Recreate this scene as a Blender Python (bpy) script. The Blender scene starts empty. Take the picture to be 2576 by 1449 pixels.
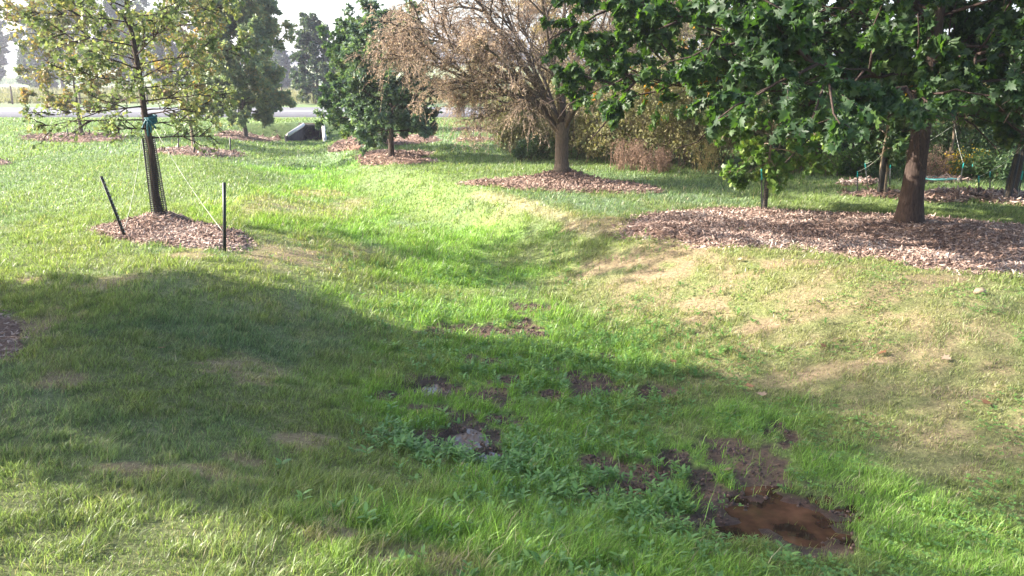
import bpy, math, os
import numpy as np
from mathutils import Vector
S = bpy.context.scene
COL = S.collection
R_ = math.radians
rad = np.radians
# ------------------------------------------------------------------ camera
EYE = 1.9
PITCH = R_(14.4)
F = 2100.6            # focal length in units of a 2576 px wide picture
cam = bpy.data.cameras.new('camera')
cam.sensor_width = 36
cam.lens = 36 * F / 2576
cam.clip_start = 0.05
cam.clip_end = 3000
camo = bpy.data.objects.new('camera', cam)
COL.objects.link(camo)
camo.location = (0, 0, EYE)
camo.rotation_euler = (R_(90) - PITCH, 0, 0)
S.camera = camo
# ------------------------------------------------------------------ light
SUN_EL = R_(28)
SDIR = np.array([-1.0, 0.06])
SDIR /= np.hypot(*SDIR)
SUN_ROT = math.atan2(SDIR[0], SDIR[1])
w = bpy.data.worlds.new("World")
S.world = w
w.use_nodes = True
nt = w.node_tree
sky = nt.nodes.new('ShaderNodeTexSky')
sky.sky_type = 'NISHITA'
sky.sun_disc = False
sky.sun_elevation = SUN_EL
sky.sun_rotation = SUN_ROT
sky.air_density = 1.0
sky.dust_density = 3.0
sky.ozone_density = 1.5
nt.links.new(sky.outputs[0], nt.nodes['Background'].inputs[0])
nt.nodes['Background'].inputs[1].default_value = 0.15
sl = bpy.data.lights.new('sun', 'SUN')
sl.energy = 5.0
sl.angle = R_(0.55)
sl.color = (1.0, 0.94, 0.84)
slo = bpy.data.objects.new('sun', sl)
COL.objects.link(slo)
sv = Vector((SDIR[0] * math.cos(SUN_EL), SDIR[1] * math.cos(SUN_EL), math.sin(SUN_EL)))
slo.rotation_euler = sv.to_track_quat('Z', 'Y').to_euler()
slo.location = (-20, 5, 15)
S.view_settings.view_transform = 'Standard'
S.view_settings.look = 'None'
S.view_settings.exposure = 2.05
S.view_settings.gamma = 1
S.cycles.use_denoising = True
S.cycles.max_bounces = 6
S.cycles.transmission_bounces = 4
S.cycles.transparent_max_bounces = 4
S.cycles.volume_bounces = 0
# ------------------------------------------------------------------ helpers
RNG = np.random.default_rng(11)
TAB = RNG.random((512, 512))

def vn(x, y, s, seed=0):
    x = np.asarray(x, float) / s
    y = np.asarray(y, float) / s
    xi = np.floor(x).astype(np.int64)
    yi = np.floor(y).astype(np.int64)
    fx = x - xi
    fy = y - yi
    fx = fx * fx * (3 - 2 * fx)
    fy = fy * fy * (3 - 2 * fy)
    a = (xi + seed * 37) % 512
    b = (yi + seed * 91) % 512
    a1 = (a + 1) % 512
    b1 = (b + 1) % 512
    return (TAB[a, b] * (1 - fx) + TAB[a1, b] * fx) * (1 - fy) + (TAB[a, b1] * (1 - fx) + TAB[a1, b1] * fx) * fy

def fbm(x, y, s, seed=0, o=3):
    t = 0
    n = 0
    for k in range(o):
        t = t + vn(x, y, s / 2 ** k, seed + 7 * k) / 2 ** k
        n += 1 / 2 ** k
    return t / n

def sst(a, b, x):
    t = np.clip((np.asarray(x, float) - a) / (b - a), 0, 1)
    return t * t * (3 - 2 * t)

CY = [0, 2.5, 3.2, 3.9, 4.7, 5.8, 8.1, 11.4, 14, 17.6, 22.8, 29, 33, 40]
CX = [6.5, 4.6, 3.4, 2.4, 1.45, .7, .1, -0.92, -2.05, -3.85, -5.7, -7.4, -8.1, -8.6]
FZ = [-.5, -.5, -.5, -.5, -.49, -.48, -.46, -.43, -.4, -.38, -.38, -.5, -.67, -.67]
WR = [4, 4, 3.9, 3.8, 3.8, 3.8, 3.1, 1.9, 1.7, 1.7, 1.8, 2.5, 3.2, 3.2]
WL = [3.4, 3.2, 3.2, 3.3, 3.5, 3.6, 3.4, 2.6, 2.6, 3, 3.2, 3.6, 4, 4]
ZL = [.12, .1, .1, .09, .08, .06, .03, .0, 0, 0, 0, 0, 0, 0]
ZR = [.05, .05, .05, .05, .05, .06, .08, .02, 0, 0, 0, 0, 0, 0]

def H(x, y):
    x = np.asarray(x, float)
    y = np.asarray(y, float)
    cx = np.interp(y, CY, CX)
    fz = np.interp(y, CY, FZ)
    wr = np.interp(y, CY, WR)
    wl = np.interp(y, CY, WL)
    zl = np.interp(y, CY, ZL)
    zr = np.interp(y, CY, ZR)
    cs = np.interp(y, [0, 3.9, 5.3, 8], [.68, .68, .88, 1])
    d = (x - cx) * cs
    sr = np.where(d > 0, sst(.18, 1, d / wr), sst(.2, 1, -d / wl) * .5 + .5 * np.clip((-d / wl - .15) / .85, 0, 1))
    z = fz + (np.where(d > 0, zr, zl) - fz) * sr
    z = z * (1 - sst(33.5, 33.9, y))
    # gentle lumps, then the far land
    z = z + (fbm(x, y, 1.3, 3, 3) - .5) * .06 * (1 - sst(30, 36, y)) + (vn(x, y, 5, 9) - .5) * .12 * (1 - sst(28, 34, y)) * sst(5, 9, y)
    z = z + sst(60, 250, y) * -1.5 + sst(250, 620, y) * 9.2
    return z

def ray(px, py):
    u = (px - 1288) / F
    v = (724.5 - py) / F
    d = np.array([u, math.cos(PITCH) + v * math.sin(PITCH), -math.sin(PITCH) + v * math.cos(PITCH)])
    return d

TS = np.geomspace(1.5, 900, 5000)

def P(px, py):
    d = ray(px, py)
    q = TS[:, None] * d
    below = (EYE + q[:, 2]) <= H(q[:, 0], q[:, 1])
    i = int(np.argmax(below)) if below.any() else len(TS) - 1
    return np.array([q[i, 0], q[i, 1], float(H(q[i, 0], q[i, 1]))])

def AY(px, py, Y):
    d = ray(px, py)
    t = Y / d[1]
    return np.array([d[0] * t, Y, EYE + d[2] * t])

def mesh_np(name, V, FL, attrs=None, smooth=False):
    me = bpy.data.meshes.new(name)
    V = np.ascontiguousarray(V, dtype=np.float32)
    FL = [np.asarray(f, dtype=np.int32) for f in FL if len(f)]
    loops = np.concatenate([f.ravel() for f in FL])
    sizes = np.concatenate([np.full(len(f), f.shape[1], np.int32) for f in FL])
    starts = np.concatenate([[0], np.cumsum(sizes)[:-1]]).astype(np.int32)
    me.vertices.add(len(V))
    me.loops.add(len(loops))
    me.polygons.add(len(sizes))
    me.vertices.foreach_set('co', V.ravel())
    me.loops.foreach_set('vertex_index', loops)
    me.polygons.foreach_set('loop_start', starts)
    if smooth:
        me.polygons.foreach_set('use_smooth', np.ones(len(sizes), bool))
    me.update(calc_edges=True)
    for k, a in (attrs or {}).items():
        a = np.asarray(a, dtype=np.float32)
        if a.ndim == 1:
            at = me.attributes.new(k, 'FLOAT', 'POINT')
            at.data.foreach_set('value', a)
        else:
            at = me.attributes.new(k, 'FLOAT_COLOR', 'POINT')
            c = np.ones((len(a), 4), np.float32)
            c[:, :3] = a
            at.data.foreach_set('color', c.ravel())
    return me

class MB:
    def __init__(self):
        self.V = []
        self.F = []
        self.T = []
        self.n = 0

    def add(self, V, Fs, tint=None):
        V = np.asarray(V, float).reshape(-1, 3)
        for f in Fs:
            self.F.append(np.asarray(f, int) + self.n)
        if tint is None:
            tint = np.full(len(V), .5)
        self.T.append(np.broadcast_to(tint, (len(V),)).astype(float))
        self.V.append(V)
        self.n += len(V)

    def box(self, a, b, tint=None):
        x0, y0, z0 = a
        x1, y1, z1 = b
        V = [(x0, y0, z0), (x1, y0, z0), (x1, y1, z0), (x0, y1, z0), (x0, y0, z1), (x1, y0, z1), (x1, y1, z1), (x0, y1, z1)]
        self.add(V, [[(0, 3, 2, 1), (4, 5, 6, 7), (0, 1, 5, 4), (1, 2, 6, 5), (2, 3, 7, 6), (3, 0, 4, 7)]], tint)

    def tubes(self, Pt, R, m=5, cap=True, tint=None):
        Pt = np.asarray(Pt, float)
        R = np.asarray(R, float)
        if Pt.ndim == 2:
            Pt = Pt[None]
            R = R[None]
        T, n, _ = Pt.shape
        R = np.broadcast_to(R, (T, n))
        tg = np.gradient(Pt, axis=1)
        tg /= np.linalg.norm(tg, axis=2, keepdims=True) + 1e-9
        mean = tg.mean(1)
        ref = np.where(np.abs(mean[:, 2:3]) > .8, np.array([[1.0, .1, 0]]), np.array([[0, 0.1, 1.0]]))
        u = np.cross(tg, ref[:, None, :])
        u /= np.linalg.norm(u, axis=2, keepdims=True) + 1e-9
        v = np.cross(tg, u)
        a = np.arange(m) / m * 2 * math.pi
        ring = Pt[:, :, None, :] + R[:, :, None, None] * (np.cos(a)[None, None, :, None] * u[:, :, None, :] + np.sin(a)[None, None, :, None] * v[:, :, None, :])
        V = ring.reshape(-1, 3)
        base = np.arange(T)[:, None, None] * n * m + np.arange(n - 1)[None, :, None] * m
        j = np.arange(m)[None, None, :]
        j2 = (j + 1) % m
        q = np.stack([base + j, base + j2, base + m + j2, base + m + j], -1).reshape(-1, 4)
        Fs = [q]
        if cap:
            e = np.arange(T)[:, None] * n * m + (n - 1) * m + np.arange(m)[None, :]
            s = np.arange(T)[:, None] * n * m + np.arange(m)[None, ::-1]
            Fs.append(e)
            Fs.append(s)
        tt = None
        if tint is not None:
            tt = np.repeat(np.broadcast_to(np.asarray(tint, float), (T,)), n * m)
        self.add(V, Fs, tt)

    def stamps(self, tV, tF, pos, A, B, N, size, tint=None):
        """copies of a small shape (a leaf, a chip) laid out along axes A, B, N"""
        tV = np.asarray(tV, float)
        k = len(pos)
        size = np.broadcast_to(np.asarray(size, float), (k,))[:, None, None]
        V = pos[:, None, :] + size * (tV[None, :, 0:1] * A[:, None, :] + tV[None, :, 1:2] * B[:, None, :] + tV[None, :, 2:3] * N[:, None, :])
        off = np.arange(k)[:, None, None] * len(tV)
        Fs = [(np.asarray(f)[None] + off).reshape(-1, len(f[0])) for f in tF]
        if tint is None:
            tint = RNG.random(k)
        self.add(V.reshape(-1, 3), Fs, np.repeat(tint, len(tV)))

    def build(self, name, mat, parent=None, smooth=False, loc=None):
        V = np.concatenate(self.V)
        T = np.concatenate(self.T)
        if loc is not None:
            V = V - np.asarray(loc)
        by = {}
        for f in self.F:
            by.setdefault(f.shape[1], []).append(f)
        FL = [np.concatenate(x) for x in by.values()]
        me = mesh_np(name, V, FL, {'tint': T}, smooth)
        me.materials.append(mat)
        o = bpy.data.objects.new(name, me)
        COL.objects.link(o)
        if parent is not None:
            o.parent = parent
        elif loc is not None:
            o.location = loc
        return o

def tag(o, label=None, cat=None, group=None, kind=None):
    if label:
        o['label'] = label
    if cat:
        o['category'] = cat
    if group:
        o['group'] = group
    if kind:
        o['kind'] = kind
    return o

def empty(name, loc, label, cat, group=None):
    o = bpy.data.objects.new(name, None)
    o.empty_display_size = .2
    COL.objects.link(o)
    o.location = loc
    return tag(o, label, cat, group)

def unit(v):
    return v / (np.linalg.norm(v, axis=-1, keepdims=True) + 1e-9)

def rvec(n, rng):
    return unit(rng.normal(size=(n, 3)))
# ------------------------------------------------------------------ materials
def newmat(name):
    m = bpy.data.materials.new(name)
    m.use_nodes = True
    n = m.node_tree
    n.nodes.clear()
    out = n.nodes.new('ShaderNodeOutputMaterial')
    return m, n, out

def nd(n, typ, **kw):
    x = n.nodes.new(typ)
    for k, v in kw.items():
        setattr(x, k, v)
    return x

def ramp(n, fac, stops):
    r = n.nodes.new('ShaderNodeValToRGB')
    e = r.color_ramp.elements
    e[0].position = stops[0][0]
    e[0].color = (*stops[0][1], 1)
    e[1].position = stops[-1][0]
    e[1].color = (*stops[-1][1], 1)
    for p, c in stops[1:-1]:
        q = e.new(p)
        q.color = (*c, 1)
    n.links.new(fac, r.inputs[0])
    return r.outputs[0]

def leafmat(name, stops, tr=.4, rough=.45, spec=.4, attr='tint', trcol=(1.15, 1.25, .55)):
    m, n, out = newmat(name)
    a = nd(n, 'ShaderNodeAttribute', attribute_name=attr)
    if attr == 'tint':
        c = ramp(n, a.outputs['Fac'], stops)
    else:
        c = a.outputs['Color']
    b = nd(n, 'ShaderNodeBsdfPrincipled')
    b.inputs['Roughness'].default_value = rough
    b.inputs['Specular IOR Level'].default_value = spec
    n.links.new(c, b.inputs['Base Color'])
    t = nd(n, 'ShaderNodeBsdfTranslucent')
    mul = nd(n, 'ShaderNodeMixRGB', blend_type='MULTIPLY')
    mul.inputs[0].default_value = 1
    mul.inputs[2].default_value = (*trcol, 1)
    n.links.new(c, mul.inputs[1])
    n.links.new(mul.outputs[0], t.inputs[0])
    mx = nd(n, 'ShaderNodeMixShader')
    mx.inputs[0].default_value = tr
    n.links.new(b.outputs[0], mx.inputs[1])
    n.links.new(t.outputs[0], mx.inputs[2])
    n.links.new(mx.outputs[0], out.inputs[0])
    return m

def plainmat(name, c1, c2=None, scale=8, rough=.7, bump=0.0, stretch=(1, 1, 1), spec=.3, tint=0.0, metal=0.0, detail=6):
    m, n, out = newmat(name)
    tc = nd(n, 'ShaderNodeTexCoord')
    mp = nd(n, 'ShaderNodeMapping')
    mp.inputs['Scale'].default_value = stretch
    n.links.new(tc.outputs['Object'], mp.inputs[0])
    no = nd(n, 'ShaderNodeTexNoise')
    no.inputs['Scale'].default_value = scale
    no.inputs['Detail'].default_value = detail
    no.inputs['Roughness'].default_value = .65
    n.links.new(mp.outputs[0], no.inputs['Vector'])
    c2 = c2 or c1
    c = ramp(n, no.outputs[0], [(.3, c1), (.7, c2)])
    if tint:
        a = nd(n, 'ShaderNodeAttribute', attribute_name='tint')
        h = nd(n, 'ShaderNodeHueSaturation')
        mr = nd(n, 'ShaderNodeMapRange')
        mr.inputs[3].default_value = 1 - tint
        mr.inputs[4].default_value = 1 + tint
        n.links.new(a.outputs['Fac'], mr.inputs[0])
        n.links.new(mr.outputs[0], h.inputs['Value'])
        n.links.new(c, h.inputs['Color'])
        c = h.outputs[0]
    b = nd(n, 'ShaderNodeBsdfPrincipled')
    b.inputs['Roughness'].default_value = rough
    b.inputs['Specular IOR Level'].default_value = spec
    b.inputs['Metallic'].default_value = metal
    n.links.new(c, b.inputs['Base Color'])
    if bump:
        bp = nd(n, 'ShaderNodeBump')
        bp.inputs['Strength'].default_value = 1
        bp.inputs['Distance'].default_value = bump
        n.links.new(no.outputs[0], bp.inputs['Height'])
        n.links.new(bp.outputs[0], b.inputs['Normal'])
    n.links.new(b.outputs[0], out.inputs[0])
    return m

M = {}
M['bark_grey'] = plainmat('bark_grey', (.05, .042, .036), (.15, .125, .105), 14, .9, .02, (5, 5, 1.0), .1)
M['bark_dark'] = plainmat('bark_dark', (.035, .026, .022), (.11, .08, .066), 16, .9, .025, (6, 6, .8), .1)
M['bark_maple'] = plainmat('bark_maple', (.03, .021, .018), (.095, .066, .054), 11, .9, .018, (6, 6, .9), .1)
M['bark_tan'] = plainmat('bark_tan', (.12, .09, .06), (.3, .24, .17), 14, .9, .01, (4, 4, 1), .1)
M['bark_willow'] = plainmat('bark_willow', (.07, .052, .042), (.2, .16, .125), 14, .9, .02, (5, 5, .8), .1)
M['twig'] = plainmat('twig', (.07, .05, .04), (.15, .115, .085), 20, .9, 0, (1, 1, 1), .1)
M['leaf_oak'] = leafmat('leaf_oak', [(0, (.09, .13, .055)), (.6, (.17, .21, .085)), (.85, (.27, .28, .10)), (1, (.36, .32, .14))], .45, trcol=(1.1, 1.15, .75))
M['leaf_rust'] = leafmat('leaf_rust', [(0, (.07, .11, .035)), (.35, (.16, .18, .055)), (.6, (.26, .21, .07)), (1, (.36, .2, .09))], .4)
M['leaf_pin'] = leafmat('leaf_pin', [(0, (.055, .095, .07)), (.6, (.105, .16, .105)), (1, (.19, .25, .14))], .4)
M['leaf_blue'] = leafmat('leaf_blue', [(0, (.028, .052, .04)), (.6, (.055, .09, .062)), (1, (.14, .165, .08))], .35)
M['leaf_mixed'] = leafmat('leaf_mixed', [(0, (.11, .155, .10)), (.5, (.2, .26, .14)), (.8, (.29, .31, .14)), (1, (.36, .29, .13))], .5, trcol=(1.1, 1.15, .75))
M['leaf_green'] = leafmat('leaf_green', [(0, (.045, .095, .045)), (.6, (.09, .15, .065)), (1, (.17, .22, .08))], .35)
M['leaf_maple'] = leafmat('leaf_maple', [(0, (.02, .042, .018)), (.6, (.034, .068, .024)), (.985, (.075, .12, .03)), (1, (.3, .14, .03))], .36, .5, .3, trcol=(1.9, 2.3, .5))
M['leaf_willow'] = leafmat('leaf_willow', [(0, (.25, .19, .15)), (.5, (.42, .33, .26)), (1, (.6, .5, .4))], .45, .7, .2, trcol=(1.1, 1, .8))
M['leaf_gold'] = leafmat('leaf_gold', [(0, (.2, .17, .08)), (.5, (.36, .3, .14)), (1, (.5, .41, .22))], .35, .7, .2, trcol=(1.1, 1, .7))
M['leaf_brush'] = leafmat('leaf_brush', [(0, (.1, .105, .05)), (.5, (.2, .2, .09)), (.8, (.3, .26, .14)), (1, (.42, .33, .22))], .35, .6, .2, trcol=(1.1, 1.1, .7))
M['leaf_bush'] = leafmat('leaf_bush', [(0, (.03, .06, .025)), (.6, (.06, .11, .04)), (1, (.13, .18, .06))], .35)
M['leaf_lime'] = leafmat('leaf_lime', [(0, (.08, .15, .04)), (.6, (.13, .22, .05)), (1, (.25, .3, .07))], .45)
M['dry_stalk'] = leafmat('dry_stalk', [(0, (.16, .10, .075)), (.6, (.28, .19, .14)), (1, (.4, .3, .2))], .3, .8, .1, trcol=(1, 1, 1))
M['yellow_flower'] = leafmat('yellow_flower', [(0, (.5, .33, .02)), (1, (.7, .5, .04))], .3, .6, .2, trcol=(1, 1, 1))
M['corn'] = leafmat('corn', [(0, (.06, .11, .04)), (1, (.16, .22, .07))], .35, .5, .3)
M['meadow'] = leafmat('meadow', [(0, (.13, .15, .06)), (.5, (.2, .2, .1)), (1, (.3, .27, .16))], .4, .7, .1, trcol=(1, 1, .8))
M['grass'] = leafmat('grass', None, .42, .4, .35, attr='col', trcol=(1.2, 1.3, .65))
M['weed'] = leafmat('weed', [(0, (.09, .18, .05)), (.6, (.14, .26, .07)), (1, (.22, .34, .09))], .4, .4, .4)
M['chip'] = leafmat('chip', [(0, (.11, .07, .055)), (.4, (.26, .175, .14)), (.8, (.44, .33, .27)), (1, (.64, .54, .47))], .02, .85, .1, trcol=(1, 1, 1))
M['chip_red'] = leafmat('chip_red', [(0, (.12, .08, .062)), (.5, (.27, .185, .145)), (1, (.47, .35, .28))], .02, .85, .1, trcol=(1, 1, 1))
M['dead_leaf'] = leafmat('dead_leaf', [(0, (.2, .1, .05)), (1, (.36, .2, .11))], .25, .7, .2, trcol=(1, .8, .6))
M['pale_leaf'] = leafmat('pale_leaf', [(0, (.3, .21, .14)), (1, (.42, .31, .21))], .25, .7, .2, trcol=(1, .9, .7))
M['bed'] = plainmat('bed', (.09, .055, .04), (.24, .15, .11), 45, .95, .01, (1, 1, 1), .1)
M['asphalt'] = plainmat('asphalt', (.135, .13, .14), (.17, .165, .175), 3, .85, .0, (1, 1, 1), .2)
M['paint'] = plainmat('paint', (.75, .73, .68), (.85, .83, .8), 6, .7)
M['concrete'] = plainmat('concrete', (.4, .38, .36), (.56, .54, .51), 5, .85, .003)
M['concrete_shaded'] = plainmat('concrete_shaded', (.03, .03, .034), (.06, .06, .06), 5, 1, .003, spec=0)  # darker copy of concrete, with the inner faces' shade put into the colour
M['black_steel'] = plainmat('black_steel', (.012, .014, .014), (.03, .035, .034), 30, .5, 0, (1, 1, 1), .4)
M['studded'] = leafmat('studded', [(0, (.018, .02, .02)), (.9, (.018, .02, .02)), (.95, (.45, .45, .42)), (1, (.45, .45, .42))], .0, .5, .4)
M['white_paint'] = plainmat('white_paint', (.6, .6, .58), None, 20, .6)
M['black_plastic'] = plainmat('black_plastic', (.012, .012, .013), (.03, .03, .032), 20, .45, 0, (1, 1, 1), .4)
M['teal'] = plainmat('teal', (.01, .2, .19), (.02, .3, .27), 12, .45)
M['teal_hose'] = plainmat('teal_hose', (.10, .34, .31), (.18, .44, .40), 12, .4)
M['teal_strap'] = plainmat('teal_strap', (.01, .07, .09), (.02, .14, .155), 12, .5)
M['rope'] = plainmat('rope', (.45, .47, .4), (.6, .6, .5), 30, .8)
M['wood_post'] = plainmat('wood_post', (.06, .04, .035), (.13, .09, .07), 20, .9)
M['stone'] = plainmat('stone', (.2, .14, .09), (.34, .26, .17), 30, .9, .01)
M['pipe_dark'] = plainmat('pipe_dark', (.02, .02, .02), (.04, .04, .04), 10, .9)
# water
def watermat(name, base, alpha_mix):
    m, n, out = newmat(name)
    b = nd(n, 'ShaderNodeBsdfPrincipled')
    tc = nd(n, 'ShaderNodeTexCoord')
    no = nd(n, 'ShaderNodeTexNoise')
    no.inputs['Scale'].default_value = 6
    no.inputs['Detail'].default_value = 5
    n.links.new(tc.outputs['Object'], no.inputs['Vector'])
    c = ramp(n, no.outputs[0], base)
    n.links.new(c, b.inputs['Base Color'])
    b.inputs['Roughness'].default_value = .015
    b.inputs['IOR'].default_value = 1.33
    b.inputs['Specular IOR Level'].default_value = alpha_mix
    bp = nd(n, 'ShaderNodeBump')
    bp.inputs['Distance'].default_value = .0003
    n.links.new(no.outputs[0], bp.inputs['Height'])
    n.links.new(bp.outputs[0], b.inputs['Normal'])
    n.links.new(b.outputs[0], out.inputs[0])
    return m
M['water'] = watermat('water', [(.3, (.05, .04, .035)), (.7, (.08, .06, .05))], .75)
M['water_brown'] = watermat('water_brown', [(.35, (.02, .013, .009)), (.5, (.06, .031, .018)), (.65, (.105, .052, .03))], .6)

# ------------------------------------------------------------------ mulch bed outlines (display pixels -> ground)
def smooth_poly(pts, n=96):
    pts = np.array(pts, float)
    c = pts.mean(0)
    a = np.arctan2(pts[:, 1] - c[1], pts[:, 0] - c[0])
    r = np.hypot(pts[:, 1] - c[1], pts[:, 0] - c[0])
    o = np.argsort(a)
    a = a[o]
    r = r[o]
    th = np.linspace(-math.pi, math.pi, n, endpoint=False)
    # periodic cosine-free interpolation, then a light blur
    rr = np.interp(th, np.concatenate([a - 2 * math.pi, a, a + 2 * math.pi]), np.concatenate([r, r, r]))
    for _ in range(2):
        rr = (np.roll(rr, 1) + 2 * rr + np.roll(rr, -1)) / 4
    return c, th, rr

def ell(cx, cy, rx, ry, n=28, tilt=0.0):
    t = np.linspace(0, 2 * math.pi, n, endpoint=False)
    out = []
    for k in t:
        x = cx + rx * math.cos(k)
        out.append(P(x, cy + ry * math.sin(k) + tilt * (x - cx))[:2])
    return out

class Bed:
    def __init__(s, pts, mound=None, mh=.1, seed=1):
        s.c, s.th, s.r = smooth_poly(pts)
        s.r = s.r * (1 + .07 * (vn(s.th * 9 + 40, s.th * 0 + seed * 3.3, 1.3, seed) - .5) * 2 * .8)
        s.m = s.c if mound is None else mound
        s.mh = mh

    def f(s, x, y):
        dx = x - s.c[0]
        dy = y - s.c[1]
        a = np.arctan2(dy, dx)
        return np.hypot(dx, dy) / np.interp(a, np.append(s.th, math.pi), np.append(s.r, s.r[0]))

    def z(s, x, y):
        f = s.f(x, y)
        rm = np.mean(s.r)
        g = np.exp(-((x - s.m[0]) ** 2 + (y - s.m[1]) ** 2) / (rm * .45) ** 2)
        return H(x, y) + (.03 + s.mh * g) * sst(1.02, .8, f) - .012 * sst(.86, 1.0, f)

def trunk_xy(px, py):
    return P(px, py)[:2]

BEDS = {}
BEDS['oak'] = Bed([P(*q)[:2] for q in [(225, 574), (300, 563), (400, 560), (480, 566), (560, 580), (630, 605), (640, 628), (600, 636), (500, 625), (420, 616), (330, 605), (260, 592)]], trunk_xy(405, 570), .14, 1)
BEDS['maple'] = Bed([P(*q)[:2] for q in [(1530, 572), (1600, 552), (1740, 527), (1850, 524), (2000, 532), (2150, 545), (2350, 556), (2576, 566), (2900, 585), (2950, 640), (2750, 705), (2576, 692), (2400, 684), (2200, 652), (2010, 624), (1850, 619), (1720, 610), (1620, 598)]], trunk_xy(2285, 585), .1, 2)
BEDS['willow'] = Bed([P(*q)[:2] for q in [(1155, 458), (1260, 453), (1400, 452), (1520, 458), (1620, 468), (1670, 480), (1640, 486), (1500, 485), (1380, 481), (1250, 470)]], trunk_xy(1413, 455), .16, 3)
BEDS['pin_oak'] = Bed(ell(988, 405, 123, 8, tilt=.02), trunk_xy(985, 403), .06, 4)
BEDS['left_back'] = Bed(ell(185, 347, 127, 12, tilt=.01), trunk_xy(208, 347), .045, 5)
BEDS['mid_back'] = Bed(ell(495, 385, 126, 9, tilt=.03), trunk_xy(493, 384), .045, 6)
BEDS['pipe_side'] = Bed(ell(628, 345, 88, 11, tilt=.05), trunk_xy(619, 347), .045, 7)
BEDS['hidden'] = Bed(ell(890, 370, 78, 7), trunk_xy(900, 370), .045, 8)
BEDS['edge'] = Bed(ell(-30, 412, 60, 6), None, .05, 9)
BEDS['shade'] = Bed([(-5.45 + 2.1 * math.cos(t), 5.4 + 1.3 * math.sin(t)) for t in np.linspace(0, 6.28, 24, endpoint=False)], None, .1, 10)
BEDS['far_one'] = Bed(ell(1200, 328, 62, 5, tilt=.05), None, .04, 11)
BEDS['far_two'] = Bed(ell(1205, 354, 62, 3.5, tilt=.02), None, .03, 12)
BEDS['young'] = Bed([P(*q)[:2] for q in [(2100, 484), (2200, 483), (2330, 489), (2450, 486), (2560, 487), (2700, 495), (2780, 520), (2680, 528), (2560, 516), (2440, 500), (2300, 502), (2180, 496)]], None, .05, 13)
BEDS['young_far'] = Bed(ell(2170, 464, 62, 3.5), None, .03, 14)
BEDS['hose'] = Bed(ell(2375, 455, 95, 5), None, .03, 15)

def bedmask(x, y, lim=1.0):
    m = np.zeros(np.shape(x), bool)
    for b in BEDS.values():
        d = np.hypot(x - b.c[0], y - b.c[1]) < b.r.max() * 1.1
        if d.any():
            idx = np.where(d)
            m[idx] |= b.f(x[idx], y[idx]) < lim
    return m

def gp(px, py, rx, ry=None):
    """soft patch given in picture pixels -> world centre and radii"""
    c = P(px, py)
    a = P(px + rx, py)
    ry = ry or rx * .4
    b = P(px, py + ry)
    d = P(px, py - ry)
    return (c[0], c[1], max(.03, np.hypot(*(a - c)[:2])), max(.03, np.hypot(*(b - d)[:2]) / 2))

MUD = [gp(*q) for q in [
    (1190, 832, 95, 18), (1300, 812, 40, 14), (1320, 772, 60, 12), (1290, 835, 80, 12), (1345, 840, 40, 14), (1240, 915, 35, 10), (1440, 950, 55, 18), (1500, 975, 80, 26), (1180, 900, 20, 10),
    (1290, 955, 40, 12), (970, 995, 28, 12), (1085, 970, 75, 20), (1230, 1000, 60, 22), (1170, 1075, 75, 16), (1120, 1035, 60, 14), (1150, 1110, 95, 28), (1230, 1140, 50, 20), (1250, 1055, 50, 14), (1640, 1190, 80, 35), (1500, 1170, 50, 26),
    (1520, 1240, 60, 22), (1600, 1225, 60, 26), (1900, 1180, 90, 46), (1780, 1230, 90, 40), (1950, 1290, 165, 70), (1760, 1310, 70, 32), (2050, 1350, 90, 40), (1830, 1130, 60, 22),
    (1700, 1150, 50, 18), (1530, 900, 30, 8), (1380, 990, 40, 14), (2120, 1300, 50, 20), (1650, 985, 60, 14), (1300, 1290, 30, 8), (1960, 1090, 30, 22), (2140, 1240, 40, 14)]]
BARE = [gp(*q) for q in [
    (1780, 770, 55, 30), (1830, 720, 60, 16), (2110, 930, 85, 24), (1560, 660, 80, 16), (1980, 660, 70, 12), (1700, 640, 90, 14), (1640, 690, 90, 16), (2200, 640, 50, 8), (1560, 560, 60, 16), (1900, 820, 50, 18),
    (740, 640, 60, 16), (270, 710, 60, 14), (85, 705, 40, 10), (780, 490, 60, 10), (470, 640, 60, 10), (590, 920, 60, 22), (640, 945, 70, 20), (600, 1160, 50, 14), (520, 1180, 60, 16), (760, 1110, 60, 22), (860, 1340, 120, 30), (1000, 1390, 120, 30), (560, 1200, 90, 14), (1130, 1420, 90, 24), (1770, 800, 50, 12),
    (60, 830, 80, 40), (160, 960, 70, 20), (650, 640, 40, 14), (1480, 560, 50, 12), (2350, 700, 80, 10), (330, 1180, 90, 14)]]
LUSH = [gp(*q) for q in [
    (1130, 620, 190, 55), (1100, 690, 260, 30), (900, 560, 110, 60), (1180, 800, 330, 60), (1500, 850, 150, 60), (1350, 900, 330, 90), (1250, 1050, 420, 130), (1500, 1200, 420, 140), (1400, 1380, 500, 130),
    (800, 480, 100, 40), (1900, 1050, 180, 60), (2100, 1180, 160, 60), (2300, 1330, 200, 120), (760, 430, 100, 14), (700, 560, 60, 18), (560, 530, 50, 20)]]
DRY = [gp(*q) for q in [
    (1750, 700, 330, 110), (2100, 760, 420, 120), (2300, 900, 330, 120), (1650, 640, 200, 50), (1900, 900, 260, 90), (2450, 1050, 150, 130), (800, 640, 120, 50), (1300, 520, 60, 12), (2350, 1150, 160, 80), (720, 520, 60, 24), (880, 520, 50, 20)]]

def patch(x, y, L, k=1.0, rag=.5, seed=5, sc=.25):
    v = np.zeros(np.shape(x))
    n = (fbm(x, y, sc, seed, 3) - .5) * rag * 2 - (.05 if k == 0 else 0)
    for cx, cy, rx, ry in L:
        r = np.sqrt(((x - cx) / rx) ** 2 + ((y - cy) / ry) ** 2)
        v = np.maximum(v, sst(1.12 + .35 * k, .95 - .5 * k, r + n))
    return v

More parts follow.
